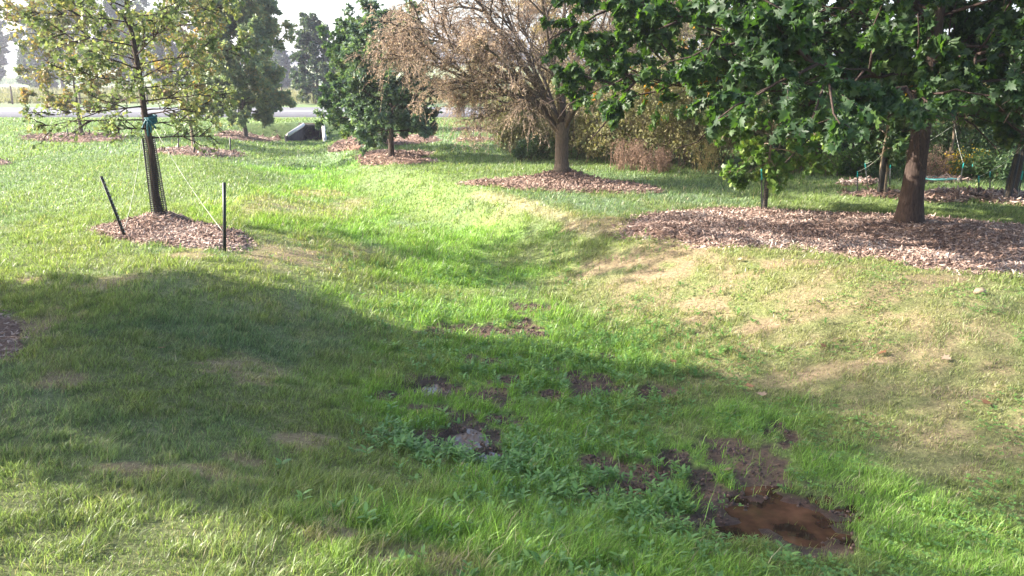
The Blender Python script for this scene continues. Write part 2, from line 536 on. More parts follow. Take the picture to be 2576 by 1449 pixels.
# pale streak of dried grass along the crest
STREAK = np.array([P(*q)[:2] for q in [(1200, 488), (1260, 500), (1340, 522), (1410, 545), (1470, 572), (1500, 590)]])

def streak(x, y):
    d = np.full(np.shape(x), 9.0)
    for a, b in zip(STREAK[:-1], STREAK[1:]):
        ab = b - a
        t = np.clip(((x - a[0]) * ab[0] + (y - a[1]) * ab[1]) / (ab @ ab), 0, 1)
        d = np.minimum(d, np.hypot(x - a[0] - t * ab[0], y - a[1] - t * ab[1]))
    return d

def masks(x, y):
    near = y < 24
    mud = np.zeros(np.shape(x))
    bare = mud.copy()
    lush = mud.copy()
    dry = mud.copy()
    st = mud.copy()
    i = np.where(near)
    mud[i] = patch(x[i], y[i], MUD, .0, 1.25, 5, .1)
    bare[i] = .8 * patch(x[i], y[i], BARE, .3, 1.1, 15, .13)
    lush[i] = patch(x[i], y[i], LUSH, .8, .7, 25, .6)
    dry[i] = patch(x[i], y[i], DRY, .9, .5, 35, .5)
    st[i] = sst(.22, .02, streak(x[i], y[i]) + (vn(x[i], y[i], .15, 3) - .5) * .12)
    return mud, bare, lush, dry, st

G_LAWN = np.array([.17, .225, .075])
G_YEL = np.array([.21, .255, .08])
G_BLUE = np.array([.145, .205, .115])
G_LUSH = np.array([.19, .33, .055])
G_DRY = np.array([.27, .25, .12])
G_STRAW = np.array([.36, .31, .2])
G_OLIVE = np.array([.16, .18, .07])

def mix(a, b, t):
    return a * (1 - t[..., None]) + b * t[..., None]

def lawncolor(x, y, mk, jitter=None):
    mud, bare, lush, dry, st = mk
    n1 = fbm(x, y * .6, 2.6, 41)
    n2 = fbm(x, y, .7, 43)
    n3 = fbm(x, y, .12, 47, 2)
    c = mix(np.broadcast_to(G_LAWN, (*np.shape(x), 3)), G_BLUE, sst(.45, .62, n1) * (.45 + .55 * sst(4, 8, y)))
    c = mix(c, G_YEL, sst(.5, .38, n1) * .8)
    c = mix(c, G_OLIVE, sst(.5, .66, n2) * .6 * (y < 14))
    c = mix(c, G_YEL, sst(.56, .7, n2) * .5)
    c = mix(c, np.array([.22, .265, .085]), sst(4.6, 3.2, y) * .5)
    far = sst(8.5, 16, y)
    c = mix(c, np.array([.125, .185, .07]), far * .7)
    c = mix(c, G_LUSH, lush * .8)
    # lime coloured drying grass further up the swale
    lim = np.exp(-((x + 2.6) / 1.9) ** 2 - ((y - 13) / 4) ** 2)
    c = mix(c, np.array([.19, .27, .055]), np.clip(lim * .6 * sst(.3, .6, n2), 0, 1))
    c = mix(c, G_DRY, np.clip(dry * (.25 + 1.3 * (n3 - .3)) * .9, 0, 1))
    c = mix(c, G_DRY, np.clip(bare * .75, 0, 1))
    c = mix(c, G_STRAW, st * .6)
    return c

# ------------------------------------------------------------------ ground sheet
def lines(*seg):
    out = []
    for a, b, s in seg:
        out.append(np.arange(a, b, s))
    out.append([seg[-1][1]])
    return np.concatenate(out)

xp = lines((0, 5.5, .045), (5.5, 9, .12), (9, 20, .4), (20, 60, 2), (60, 300, 20), (300, 1200, 100))
gx = np.concatenate([-xp[::-1], xp[1:]])
gy = lines((-30, 0, 3), (0, 2, .3), (2, 7, .04), (7, 12, .06), (12, 24, .14), (24, 33.2, .3), (33.2, 34, .05), (34, 60, 1), (60, 300, 8), (300, 1500, 50))
X, Y = np.meshgrid(gx, gy)
fx, fy = X.ravel(), Y.ravel()
mk = masks(fx, fy)
PUD = []    # puddles: centre, radii, water level
for q, dz in (((1085, 975, 38, 14), 0), ((1160, 1112, 46, 26), 0), ((1215, 1150, 36, 12), 0), ((1950, 1292, 125, 44), 0), ((2040, 1345, 75, 30), 0), ((1850, 1330, 70, 26), 0), ((1600, 1240, 40, 12), 0), ((1110, 838, 30, 8), 0)):
    PUD.append(gp(*q))
PLEV = {}
def pudz(i):
    cx, cy, rx, ry = PUD[i]
    return float(H(cx, cy))
lv = [pudz(i) for i in range(len(PUD))]
lv[3] = lv[4] = lv[5] = float(np.mean(lv[3:6]))
lv[1] = min(lv[1:3])
lv[2] = lv[1] - .005

def pudmask(x, y):
    v = np.zeros(np.shape(x))
    for cx, cy, rx, ry in PUD[:8]:
        r = np.sqrt(((x - cx) / rx) ** 2 + ((y - cy) / ry) ** 2) + (fbm(x, y, .12, 71, 3) - .5) * 1.1
        v = np.maximum(v, sst(1.2, .9, r))
    return v

def ground_z(x, y, mud, bed=True):
    z = H(x, y)
    z = z + mud * ((fbm(x, y, .07, 61, 3) - .45) * .05 - .012)
    # hollows that hold the water
    for (cx, cy, rx, ry), l in zip(PUD, lv):
        r = np.sqrt(((x - cx) / rx) ** 2 + ((y - cy) / ry) ** 2) + (fbm(x, y, .12, 71, 3) - .5) * 1.1
        s = sst(1.5, .5, r)
        z = z * (1 - s) + (l - .015 - .06 * sst(1.1, .5, r) + (fbm(x, y, .09, 66, 3) - .45) * .07) * s
    return z

gz = ground_z(fx, fy, mk[0])
bm_ = bedmask(fx, fy, .97)
gz = gz - .03 * bm_
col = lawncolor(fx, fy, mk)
near = sst(14, 5, fy)
thatch = np.array([.13, .12, .05])
col = mix(col, thatch, near * .6 * (1 - mk[2] * .4))
col = mix(col, np.array([.29, .19, .125]), np.clip(mk[1] * (.6 + .7 * (fbm(fx, fy, .1, 81) - .5)), 0, 1) * (fy < 25))
col = mix(col, np.array([.30, .21, .13]), np.clip(mk[3] * .55 * sst(.4, .62, fbm(fx, fy, .22, 83)), 0, 1))
wetn = fbm(fx, fy, .2, 85)
col = mix(col, mix(np.broadcast_to(np.array([.05, .032, .022]), (len(fx), 3)), np.array([.14, .088, .055]), sst(.4, .65, wetn)), np.clip(mk[0] * 1.2, 0, 1))
for k_, (cx, cy, rx, ry) in enumerate(PUD[3:6]):
    r = np.sqrt(((fx - cx) / rx) ** 2 + ((fy - cy) / ry) ** 2)
    col = mix(col, np.array([.22, .09, .045]), sst(1.3, .7, r) * .8)
for cx, cy, rx, ry in PUD[:8]:
    r = np.sqrt(((fx - cx) / rx) ** 2 + ((fy - cy) / ry) ** 2) + (fbm(fx, fy, .12, 71, 3) - .5) * 1.1
    col = mix(col, np.array([.05, .03, .022]), sst(1.7, 1.2, r) * .85)
# far land: verge, meadow, crops
mead = sst(54, 56, fy)
col = mix(col, np.array([.21, .22, .11]) * 1.0, mead)
col = mix(col, np.array([.27, .31, .09]), sst(238, 250, fy))
nx, ny = len(gx), len(gy)
idx = np.arange(nx * ny).reshape(ny, nx)
q = np.stack([idx[:-1, :-1], idx[:-1, 1:], idx[1:, 1:], idx[1:, :-1]], -1).reshape(-1, 4)
qc = np.stack([fx, fy], 1)[q].mean(1)
q = q[~((np.abs(qc[:, 0] + 8.12) < .42) & (qc[:, 1] > 33.45) & (qc[:, 1] < 33.95))]   # the mouth of the pipe
me = mesh_np('ground', np.stack([fx, fy, gz], 1), [q], {'col': col, 'mud': mk[0]}, True)
m, n, out = newmat('ground')
a = nd(n, 'ShaderNodeAttribute', attribute_name='col')
a2 = nd(n, 'ShaderNodeAttribute', attribute_name='mud')
tc = nd(n, 'ShaderNodeTexCoord')
no = nd(n, 'ShaderNodeTexNoise')
no.inputs['Scale'].default_value = 28
no.inputs['Detail'].default_value = 9
no.inputs['Roughness'].default_value = .75
n.links.new(tc.outputs['Object'], no.inputs['Vector'])
mr = nd(n, 'ShaderNodeMapRange')
mr.inputs[1].default_value = .3
mr.inputs[2].default_value = .7
mr.inputs[3].default_value = .45
mr.inputs[4].default_value = 1.5
n.links.new(no.outputs[0], mr.inputs[0])
hs = nd(n, 'ShaderNodeHueSaturation')
n.links.new(a.outputs['Color'], hs.inputs['Color'])
n.links.new(mr.outputs[0], hs.inputs['Value'])
b = nd(n, 'ShaderNodeBsdfPrincipled')
n.links.new(hs.outputs[0], b.inputs['Base Color'])
rr = nd(n, 'ShaderNodeMapRange')
rr.inputs[3].default_value = .95
rr.inputs[4].default_value = .5
n.links.new(a2.outputs['Fac'], rr.inputs[0])
n.links.new(rr.outputs[0], b.inputs['Roughness'])
b.inputs['Specular IOR Level'].default_value = .25
bp = nd(n, 'ShaderNodeBump')
bp.inputs['Distance'].default_value = .03
n.links.new(no.outputs[0], bp.inputs['Height'])
n.links.new(bp.outputs[0], b.inputs['Normal'])
n.links.new(b.outputs[0], out.inputs[0])
me.materials.append(m)
go = bpy.data.objects.new('ground', me)
COL.objects.link(go)
tag(go, 'mown lawn with a shallow swale winding down to the pipe inlet', 'ground', kind='structure')

# ------------------------------------------------------------------ puddles
def puddle(i, name, mat, label, ks):
    mb = MB()
    if i == 3:
        (x0, y0, a0, b0), (x1, y1, a1, b1) = PUD[3], PUD[4]
        PUD.append(((x0 + x1) / 2, (y0 + y1) / 2, 1.2 * a0, 1.5 * b0))
        lv.append(lv[3])
        ks = [len(PUD) - 1]
    for k in ks:
        cx, cy, rx, ry = PUD[k]
        t = np.linspace(0, 2 * math.pi, 40, endpoint=False)
        rr_ = 1.45
        V = [(cx, cy, lv[k] - .022 + .0 * k)] + [(cx + rr_ * rx * math.cos(u), cy + rr_ * ry * math.sin(u), lv[k] - .022) for u in t]
        if k != ks[0]:
            V = [(a_, b_, c_ - .003 * ks.index(k)) for a_, b_, c_ in V]
        mb.add(V, [[(0, j + 1, (j + 1) % 40 + 1) for j in range(40)]])
    o = mb.build(name, M[mat])
    tag(o, label, 'water', kind='structure')
puddle(0, 'water', 'water', 'small sky-reflecting puddle farther up the muddy swale', [0])
puddle(1, 'water', 'water', 'bright puddle beside dark mud in the middle of the swale', [1])
puddle(2, 'water', 'water', 'thin weedy puddle just past the bright one', [2])
puddle(3, 'water', 'water_brown', 'large rusty brown puddle among mud clods', [3])
puddle(6, 'water', 'water_brown', 'narrow brown puddle between mud clods', [6])

# ------------------------------------------------------------------ road
mb = MB()
ys = [38.2, 47.0]
mb.add([(-300, 37.6, .055), (300, 39.0, .055), (300, 48.0, .10), (-300, 46.6, .10), (-300, 37.6, -.2), (300, 39, -.2), (300, 48, -.2), (-300, 46.6, -.2)],
       [[(0, 1, 2, 3), (4, 5, 1, 0), (6, 7, 3, 2)]])
tag(mb.build('road', M['asphalt']), 'pale asphalt road crossing behind the lawn', 'road', kind='structure')
mb = MB()
def roadline(y0, y1):
    f = (y0 - 37.6) / 9
    z = .055 + .045 * f + .006
    mb.add([(-300, y0, z), (300, y0 + 1.4, z), (300, y1 + 1.4, z), (-300, y1, z)], [[(0, 1, 2, 3)]])
roadline(42.0, 42.2)
tag(mb.build('road_marking', M['paint']), 'white line along the middle of the road', 'road marking', kind='structure')

# ------------------------------------------------------------------ culvert
cb = P(778, 352)
Yh = 33.45
pl, pr = AY(765, 316, Yh), AY(808, 316, Yh)
zt = pl[2]
zf = -.72
root = empty('culvert_inlet', (pl[0] * .5 + pr[0] * .5, Yh, zf), 'concrete pipe inlet set in the grass bank below the road', 'culvert')
ro = np.array(root.location)
pc = AY(787, 338, Yh)
pc[2] = zf + .34
# head wall with a round opening
mb = MB()
N = 32
hx0, hx1, hz0, hz1 = pl[0] - .02, pr[0] + .02, zf - .2, zt
t = np.arange(N) / N * 2 * math.pi
Rr = .30
circ = np.stack([pc[0] + Rr * np.cos(t), np.full(N, Yh), pc[2] + Rr * np.sin(t)], 1)
def sq(tt):
    c_, s_ = math.cos(tt), math.sin(tt)
    kx = (hx1 - pc[0]) / c_ if c_ > 1e-6 else ((hx0 - pc[0]) / c_ if c_ < -1e-6 else 1e9)
    kz = (hz1 - pc[2]) / s_ if s_ > 1e-6 else ((hz0 - pc[2]) / s_ if s_ < -1e-6 else 1e9)
    k = min(kx, kz)
    return (pc[0] + k * c_, Yh, pc[2] + k * s_)
outer = np.array([sq(x_) for x_ in t])
V = np.concatenate([circ, outer, circ + [0, .2, 0], outer + [0, .2, 0]])
j = np.arange(N)
k = (j + 1) % N
Fq = np.concatenate([np.stack([j, k, N + k, N + j], 1), np.stack([N + j, N + k, 3 * N + k, 3 * N + j], 1), np.stack([j, k, 2 * N + k, 2 * N + j], 1)])
mb.add(V - ro, [Fq])
mb.box(np.array([hx0 - .03, Yh - .03, hz1 - .02]) - ro, np.array([hx1 + .03, Yh + .22, hz1 + .05]) - ro)
mb.build('head_wall', M['concrete_shaded'], root)
# wings
def wing(a, b, ztop_a, ztop_b, th, mat):
    mb = MB()
    a = np.array(a)
    b = np.array(b)
    d = b - a
    nrm = np.array([-d[1], d[0]]) / np.hypot(*d) * th
    P8 = []
    for z0 in (0, 1):
        for p, zt_ in ((a, ztop_a), (b, ztop_b), (b + nrm, ztop_b), (a + nrm, ztop_a)):
            P8.append((p[0], p[1], zf - .25 if z0 == 0 else zt_))
    mb.add(np.array(P8) - ro, [[(0, 3, 2, 1), (4, 5, 6, 7), (0, 1, 5, 4), (1, 2, 6, 5), (2, 3, 7, 6), (3, 0, 4, 7)]])
    return mb.build('wing_wall', mat, root)
lw = AY(724, 343, 31.6)
wing((pl[0] - .02, Yh), (lw[0], 31.6), zt + .0, lw[2] + .02, -.13, M['concrete_shaded'])
mb = MB()
mb.tubes(np.array([(pl[0] - .02, Yh, zt + .03), (lw[0], 31.6, lw[2] + .05)]) - ro, .085, 4)
mb.build('coping', M['concrete'], root)
rw = AY(815, 350, 32.0)
wing((pr[0] + .02, Yh), (rw[0] - .02, 32.0), zt + .03, rw[2] + .06, .12, M['concrete'])
mb = MB()
tt = np.linspace(0, 3, 4)
ring = []
Vp = []
for s_ in tt:
    for x_ in t:
        Vp.append((pc[0] + .295 * math.cos(x_), Yh + .02 + s_, pc[2] + .295 * math.sin(x_)))
Fp = [(i * N + a_, i * N + (a_ + 1) % N, (i + 1) * N + (a_ + 1) % N, (i + 1) * N + a_) for i in range(3) for a_ in range(N)]
mb.add(np.array(Vp) - ro, [Fp])
mb.add(np.array([Vp[3 * N + a_] for a_ in range(N)]) - ro, [[tuple(range(N))]])
mb.build('pipe', M['pipe_dark'], root)

# ------------------------------------------------------------------ mulch
CHIP = np.array([(0, -.5, 0), (1, -.4, 0), (1.05, .4, 0), (0, .5, 0), (.05, -.35, .16), (.95, -.3, .2), (.97, .28, .16), (.05, .35, .2)]) * np.array([1, .28, .5])
CHIPF = [[(4, 5, 6, 7), (0, 1, 5, 4), (1, 2, 6, 5), (2, 3, 7, 6), (3, 0, 4, 7)]]

def make_bed(key, nch, csize, mat, label, lump=True):
    b = BEDS[key]
    rng = np.random.default_rng(hash(key) % 1000 if False else len(key) * 17 + nch % 97)
    fr = np.linspace(0, 1.0, 26)
    nt_ = len(b.th)
    V = []
    for f in fr:
        x = b.c[0] + f * b.r * np.cos(b.th)
        y = b.c[1] + f * b.r * np.sin(b.th)
        z = b.z(x, y) + (fbm(x, y, .12, 91) - .5) * .03
        if f == 1.0:
            z = H(x, y) - .03
        V.append(np.stack([x, y, z], 1))
    V = np.concatenate(V)
    loc = np.array([b.c[0], b.c[1], float(H(*b.c))])
    j = np.arange(nt_)
    k = (j + 1) % nt_
    Fs = np.concatenate([np.stack([i * nt_ + j, i * nt_ + k, (i + 1) * nt_ + k, (i + 1) * nt_ + j], 1) for i in range(len(fr) - 1)])
    me = mesh_np('mulch_bed', V - loc, [Fs], None, True)
    me.materials.append(M['bed'])
    o = bpy.data.objects.new('mulch_bed', me)
    COL.objects.link(o)
    o.location = loc
    tag(o, label, 'mulch bed', 'mulch beds round the trees')
    # chips
    th = rng.random(nch) * 2 * math.pi
    f = np.sqrt(rng.random(nch)) * 1.03 + np.abs(rng.normal(size=nch)) * .02
    r = f * np.interp(th, np.append(b.th + math.pi, 2 * math.pi), np.append(b.r, b.r[0]))
    x = b.c[0] + r * np.cos(th - math.pi)
    y = b.c[1] + r * np.sin(th - math.pi)
    z = b.z(x, y) + (fbm(x, y, .12, 91) - .5) * .03 + rng.random(nch) * .012
    A = rvec(nch, rng) * np.array([1, 1, .35])
    A = unit(A)
    Nn = unit(np.array([0, 0, 1.0]) + rng.normal(size=(nch, 3)) * .45)
    B = unit(np.cross(Nn, A))
    Nn = np.cross(A, B)
    mb = MB()
    sz = csize * (.4 + rng.random(nch) ** 2 * 1.4)
    tn = np.clip(rng.random(nch) ** 1.2 * .8 + (fbm(x, y, .5, 93) - .4) * .7, 0, 1)
    mb.stamps(CHIP, CHIPF, np.stack([x, y, z], 1) - loc, A, B, Nn, sz, tn)
    c = mb.build('wood_chips', M[mat], o)
    c['kind'] = 'stuff'
    return o

make_bed('oak', 20000, .038, 'chip', 'pale wood chip bed mounded round the leafy oak with the teal strap')
make_bed('maple', 85000, .036, 'chip', 'long pale chip bed under the big dark maple')
make_bed('willow', 16000, .05, 'chip_red', 'red-brown mulch bed round the dry willow trunk')
make_bed('pin_oak', 3000, .07, 'chip_red', 'thin shaded mulch bed under the dark rounded tree by the willow')
make_bed('left_back', 3500, .08, 'chip', 'wide oval mulch bed with short pegs near the road')
make_bed('mid_back', 3000, .07, 'chip', 'oval mulch bed round the slim pale trunk in mid lawn')
make_bed('pipe_side', 2500, .08, 'chip', 'sloping mulch bed nearest the concrete pipe inlet')
make_bed('hidden', 2000, .08, 'chip_red', 'mulch bed half hidden behind the dark rounded tree')
make_bed('edge', 800, .07, 'chip', 'small mulch patch cut by the edge of the photo')
make_bed('shade', 16000, .036, 'chip_red', 'dark mulch bed lying in the big foreground shade')
make_bed('far_one', 800, .09, 'chip_red', 'farther of two reddish mulch beds seen under the willow branches')
make_bed('far_two', 800, .08, 'chip', 'nearer of two narrow beds seen under the willow branches')
make_bed('young', 9000, .065, 'chip', 'grey chip bed holding the young trees in black guards')
make_bed('young_far', 900, .08, 'chip', 'thin tan mulch strip behind the first guarded young tree')
make_bed('hose', 1500, .07, 'chip', 'small mulch bed with the coiled teal hose')

# ------------------------------------------------------------------ leaf shapes
RH = (np.array([(0, 0, 0), (.45, .28, .05), (1, 0, -.05), (.45, -.28, .05)]), [[(0, 1, 2), (0, 2, 3)]])
NARROW = (np.array([(0, 0, 0), (.45, .11, .02), (1, 0, -.1), (.45, -.11, .02)]), [[(0, 1, 2), (0, 2, 3)]])
LOBED = (np.array([(0, 0, 0), (.25, .14, .02), (.3, .34, 0), (.5, .16, .03), (.72, .36, -.02), (1, 0, -.08), (.72, -.36, -.02), (.5, -.16, .03), (.3, -.34, 0), (.25, -.14, .02)]),
         [[(0, 1, 3), (0, 3, 7), (0, 7, 9), (1, 2, 3), (3, 4, 5), (3, 5, 7), (5, 6, 7), (7, 8, 9)]])
def maple_leaf():
    h = [(-.14, .34), (.10, .26), (.28, .70), (.40, .30), (.68, .34), (.70, .15), (1.02, 0)]
    pts = [(0, 0)] + h + [(x, -y) for x, y in h[-2::-1]]
    V = [(.28, 0, .03)] + [(x, y, -.22 * abs(y) ** 1.3 - .12 * x * x) for x, y in pts]
    k = len(pts)
    return np.array(V) * np.array([1, .95, 1]), [[(0, i + 1, (i + 1) % k + 1) for i in range(k)]]
MAPLE = maple_leaf()

# ------------------------------------------------------------------ trees
def kids(Pp, Lp, k, t0, t1, along, rand, up, ratio, grav, n, rng, taper=.55):
    """k children per parent path"""
    N0, m, _ = Pp.shape
    t = t0 + (t1 - t0) * rng.random((N0, k))
    f = t * (m - 1)
    i = np.clip(f.astype(int), 0, m - 2)
    fr = (f - i)[..., None]
    I = np.arange(N0)[:, None]
    st = Pp[I, i] * (1 - fr) + Pp[I, i + 1] * fr
    tg = unit(Pp[I, i + 1] - Pp[I, i])
    rv = rng.normal(size=(N0, k, 3))
    rv = rv - (rv * tg).sum(-1, keepdims=True) * tg
    d = unit(tg * along + unit(rv) * rand + np.array([0, 0, up]))
    L = Lp[:, None] * ratio * (1 - taper * t) * (.6 + .7 * rng.random((N0, k)))
    s = np.linspace(0, 1, n)
    path = st[:, :, None, :] + d[:, :, None, :] * (L[..., None] * s)[..., None]
    path[..., 2] += (grav * L[..., None] * s ** 2)
    wob = rng.normal(size=path.shape) * .04 * (L[..., None] * s)[..., None]
    path = path + wob
    return path.reshape(-1, n, 3), L.ravel()

def tree(name, label, cat, base, Ht, h0, Rad, prof, nl=24, ns=8, ntw=7, nlf=9, leaf=RH, lsize=.07, lmat='leaf_oak', bark='bark_grey', tr=.1,
         lean=(0, 0), el=(5, 60), droop=(-.1, -.05), group=None, seed=1, flare=1.5, dropleaf=-.3, zmin=None, keep=None, limb_r=.35, subang=(.9, .8, .15),
         wob=.03, twigs=True, ldens=None, subratio=.42, stretch=(1, 1), guardtop=None, nrmup=.6, lo=0.0):
    rng = np.random.default_rng(seed)
    base = np.asarray(base, float)
    root = empty(name, base, label, cat, group)
    n = 18
    s = np.linspace(0, 1, n)
    tp = np.stack([lean[0] * s * Ht + np.cumsum(rng.normal(size=n)) * wob * Ht * .1, lean[1] * s * Ht + np.cumsum(rng.normal(size=n)) * wob * Ht * .1, s * Ht * .96 - .05], 1)
    tp[0, :2] = 0
    rt = tr * (1 - .93 * s ** .85) * (1 + (flare - 1) * np.exp(-s * Ht / (.12 + tr)))
    # more rings near the foot
    foot = np.linspace(0, s[1], 5)[1:-1]
    fp = np.stack([np.interp(foot, s, tp[:, k_]) for k_ in range(3)], 1)
    fr_ = tr * (1 - .93 * foot ** .85) * (1 + (flare - 1) * np.exp(-foot * Ht / (.12 + tr)))
    tp2 = np.concatenate([tp[:1], fp, tp[1:]])
    rt2 = np.concatenate([rt[:1], fr_, rt[1:]])
    mb = MB()
    mb.tubes(tp2, rt2, 14)
    # limbs
    u = (np.arange(nl) + .5) / nl
    u = lo + (1 - lo) * u
    zs = h0 + u * (Ht * .95 - h0)
    ft = (zs + .05) / (Ht * .96)
    st = np.stack([np.interp(ft, s, tp[:, k_]) for k_ in range(3)], 1)
    az = np.arange(nl) * 2.39996 + rng.normal(size=nl) * .35
    e = rad(el[0] + (el[1] - el[0]) * u + rng.normal(size=nl) * 6)
    L = Rad * prof(u) * (.82 + .3 * rng.random(nl)) / np.maximum(np.cos(e), .45)
    d = np.stack([np.cos(az) * np.cos(e) * stretch[0], np.sin(az) * np.cos(e) * stretch[1], np.sin(e)], 1)
    q = np.linspace(0, 1, 9)
    gr = droop[0] * (1 - u) + droop[1] * u
    lp = st[:, None] + d[:, None] * (L[:, None] * q)[..., None]
    lp[..., 2] += gr[:, None] * L[:, None] * q ** 2
    lp += np.cumsum(rng.normal(size=lp.shape), 1) * .012 * L[:, None, None] * q[None, :, None]
    rl = np.interp(ft, s, rt)[:, None] * limb_r + .004
    mb.tubes(lp, np.maximum(rl * (1 - .85 * q), .003), 6)
    sp, sL = kids(lp, L, ns, .18, 1, *subang, subratio, -.05, 6, rng)
    mb.tubes(sp, np.linspace(.011, .004, 6) * (Rad / 2.2) ** .5, 4)
    tw, tL = kids(sp, sL, ntw, .15, 1, .9, .8, .05, .6, -.12, 4, rng)
    if keep is not None:
        kk = keep(tw[:, -1] + base)
        tw = tw[kk]
        tL = tL[kk]
    if twigs:
        mb.tubes(tw, np.linspace(.004, .0018, 4) * (Rad / 2.2) ** .5, 3)
    mb.build('trunk', M[bark], root, smooth=True)
    # leaves
    k = len(tw)
    t = rng.random((k, nlf)) ** .8
    f = t * 3
    i = np.clip(f.astype(int), 0, 2)
    I = np.arange(k)[:, None]
    pos = tw[I, i] * (1 - (f - i)[..., None]) + tw[I, i + 1] * (f - i)[..., None]
    tg = unit(tw[I, i + 1] - tw[I, i])
    pos = pos.reshape(-1, 3) + rng.normal(size=(k * nlf, 3)) * .012
    A = unit(tg.reshape(-1, 3) * .5 + rvec(k * nlf, rng) + np.array([0, 0, dropleaf]))
    Nn = unit(rvec(k * nlf, rng) + np.array([0, 0, nrmup]))
    B = unit(np.cross(Nn, A))
    Nn = np.cross(A, B)
    if ldens is not None:
        kk = ldens(pos + base, rng)
        pos, A, B, Nn = pos[kk], A[kk], B[kk], Nn[kk]
    if zmin is not None:
        kk = pos[:, 2] > zmin
        pos, A, B, Nn = pos[kk], A[kk], B[kk], Nn[kk]
    m_ = len(pos)
    tn = np.clip(rng.random(m_) * .75 + (vn(pos[:, 0] + pos[:, 2] * .7, pos[:, 1] + pos[:, 2], Rad * .3, 5) - .35) * .7, 0, 1)
    mb = MB()
    mb.stamps(leaf[0], leaf[1], pos, A, B, Nn, lsize * (.5 + .85 * rng.random(m_)), tn)
    mb.build('crown', M[lmat], root)
    return root

def oval(u):
    return np.sqrt(np.clip(1 - (2 * np.clip(u, .02, .98) - 1) ** 2, .05, 1)) * .9 + .1
def egg(u):
    return np.interp(u, [0, .12, .3, .55, .8, 1], [.7, .95, 1, .85, .5, .12])
def cone(u):
    return np.interp(u, [0, .1, .4, .7, 1], [.9, 1, .8, .5, .1])

# leafy oak with the strap
ob = P(405, 570)
ob[2] = float(BEDS['oak'].z(ob[0], ob[1]))
oak_H = 5.2
tree('oak_tree', 'sparse yellow-green oak in a black mesh guard, teal strap on trunk', 'tree', ob, oak_H, .92, 1.12, lambda u: np.interp(u, [0, .1, .3, .6, 1], [.8, .95, 1, .85, .3]),
     nl=74, ns=8, ntw=5, nlf=6, leaf=LOBED, lsize=.056, lmat='leaf_oak', bark='bark_dark', tr=.052, lean=(-.028, 0), el=(0, 42), droop=(-.05, .1), seed=4, flare=1.25, limb_r=.2,
     ldens=lambda p, r: r.random(len(p)) < np.interp(p[:, 2] - ob[2], [.8, 1.3, 2.0], [.35, .6, 1.0]), subang=(1.0, .7, .08))
# trees further back
b3 = P(208, 346)
tree('maple_tree', 'small tree with rusty foliage on the wide oval bed near the road', 'tree', b3, 3.1, .85, 1.75, oval, 24, 8, 7, 8, LOBED, .1, 'leaf_rust', 'bark_grey', .06, seed=7, el=(0, 60), group='lawn trees')
b4 = P(493, 384)
tree('maple_tree', 'slim pale-trunked tree with thin yellow-green crown in mid lawn', 'tree', b4, 3.6, .95, 1.05, oval, 26, 7, 6, 7, LOBED, .085, 'leaf_rust', 'bark_tan', .05, seed=8, el=(15, 65), group='lawn trees')
b5 = P(619, 348)
tree('maple_tree', 'tall dense blue-green tree on the bed nearest the concrete pipe', 'tree', b5, 4.3, .95, 1.6, lambda u: np.interp(u, [0, .12, .5, .8, 1], [.8, 1, .95, .65, .25]), 60, 11, 9, 13, RH, .13, 'leaf_mixed', 'bark_grey', .08, seed=9, nrmup=.3, el=(0, 68), group='lawn trees', droop=(-.15, -.05))
b6 = P(803, 263)
tree('maple_tree', 'dark pointed tree standing alone beyond the road', 'tree', b6, 5.2, .65, 1.75, cone, 46, 11, 8, 12, RH, .17, 'leaf_blue', 'bark_dark', .12, seed=10, el=(0, 60))
b7 = P(905, 371)
tree('maple_tree', 'pale green tree partly hidden behind the dark rounded tree', 'tree', b7, 3.05, .25, 1.05, egg, 36, 10, 8, 12, RH, .1, 'leaf_green', 'bark_grey', .07, seed=12, el=(0, 68), group='lawn trees')
b8 = P(985, 404)
tree('oak_tree', 'dark rounded tree on the shaded bed beside the dry willow', 'tree', b8, 2.8, .62, 1.15, lambda u: np.interp(u, [0, .12, .35, .6, .85, 1], [.95, 1, .95, .8, .5, .15]), 44, 10, 9, 12, RH, .095, 'leaf_pin', 'bark_dark', .075, seed=13, el=(0, 68), droop=(-.12, -.05), flare=1.4)
# distant trees
def far_tree(px, py, Yd, Ht, Rad, label, mat='leaf_blue', sd=1, h0=1.2, leaf=.45, prof=oval, name='poplar_tree', group='trees beyond the road', nl=44):
    b_ = AY(px, py, Yd)
    b_[2] = float(H(b_[0], b_[1]))
    tree(name, label, 'tree', b_, Ht, h0, Rad, prof, nl, 9, 7, 9, RH, leaf, mat, 'bark_dark', Ht * .022, nrmup=.3, seed=sd, el=(10, 65), group=group)
far_tree(160, 235, 115, 12.5, 4.6, 'tall dark tree with see-through crown at the far field edge', sd=21, h0=4)
far_tree(108, 235, 112, 6.0, 2.4, 'low dark cedar-like tree below the tall dark tree', sd=22, h0=.3, prof=egg, leaf=.35)
far_tree(330, 235, 118, 8.5, 4.0, 'dark broad tree showing through the strapped oak crown', sd=23, h0=2)
far_tree(430, 240, 100, 6.5, 2.6, 'low dark tree behind the slim pale-trunked tree', sd=24, h0=.5, leaf=.35)
far_tree(700, 235, 125, 5.5, 2.4, 'small dark tree between the dense tree and the gap', sd=25, h0=.5, leaf=.35, prof=egg)
far_tree(-30, 235, 120, 6.5, 3.2, 'dark tree at the far field corner cut by the photo edge', sd=26, h0=1)

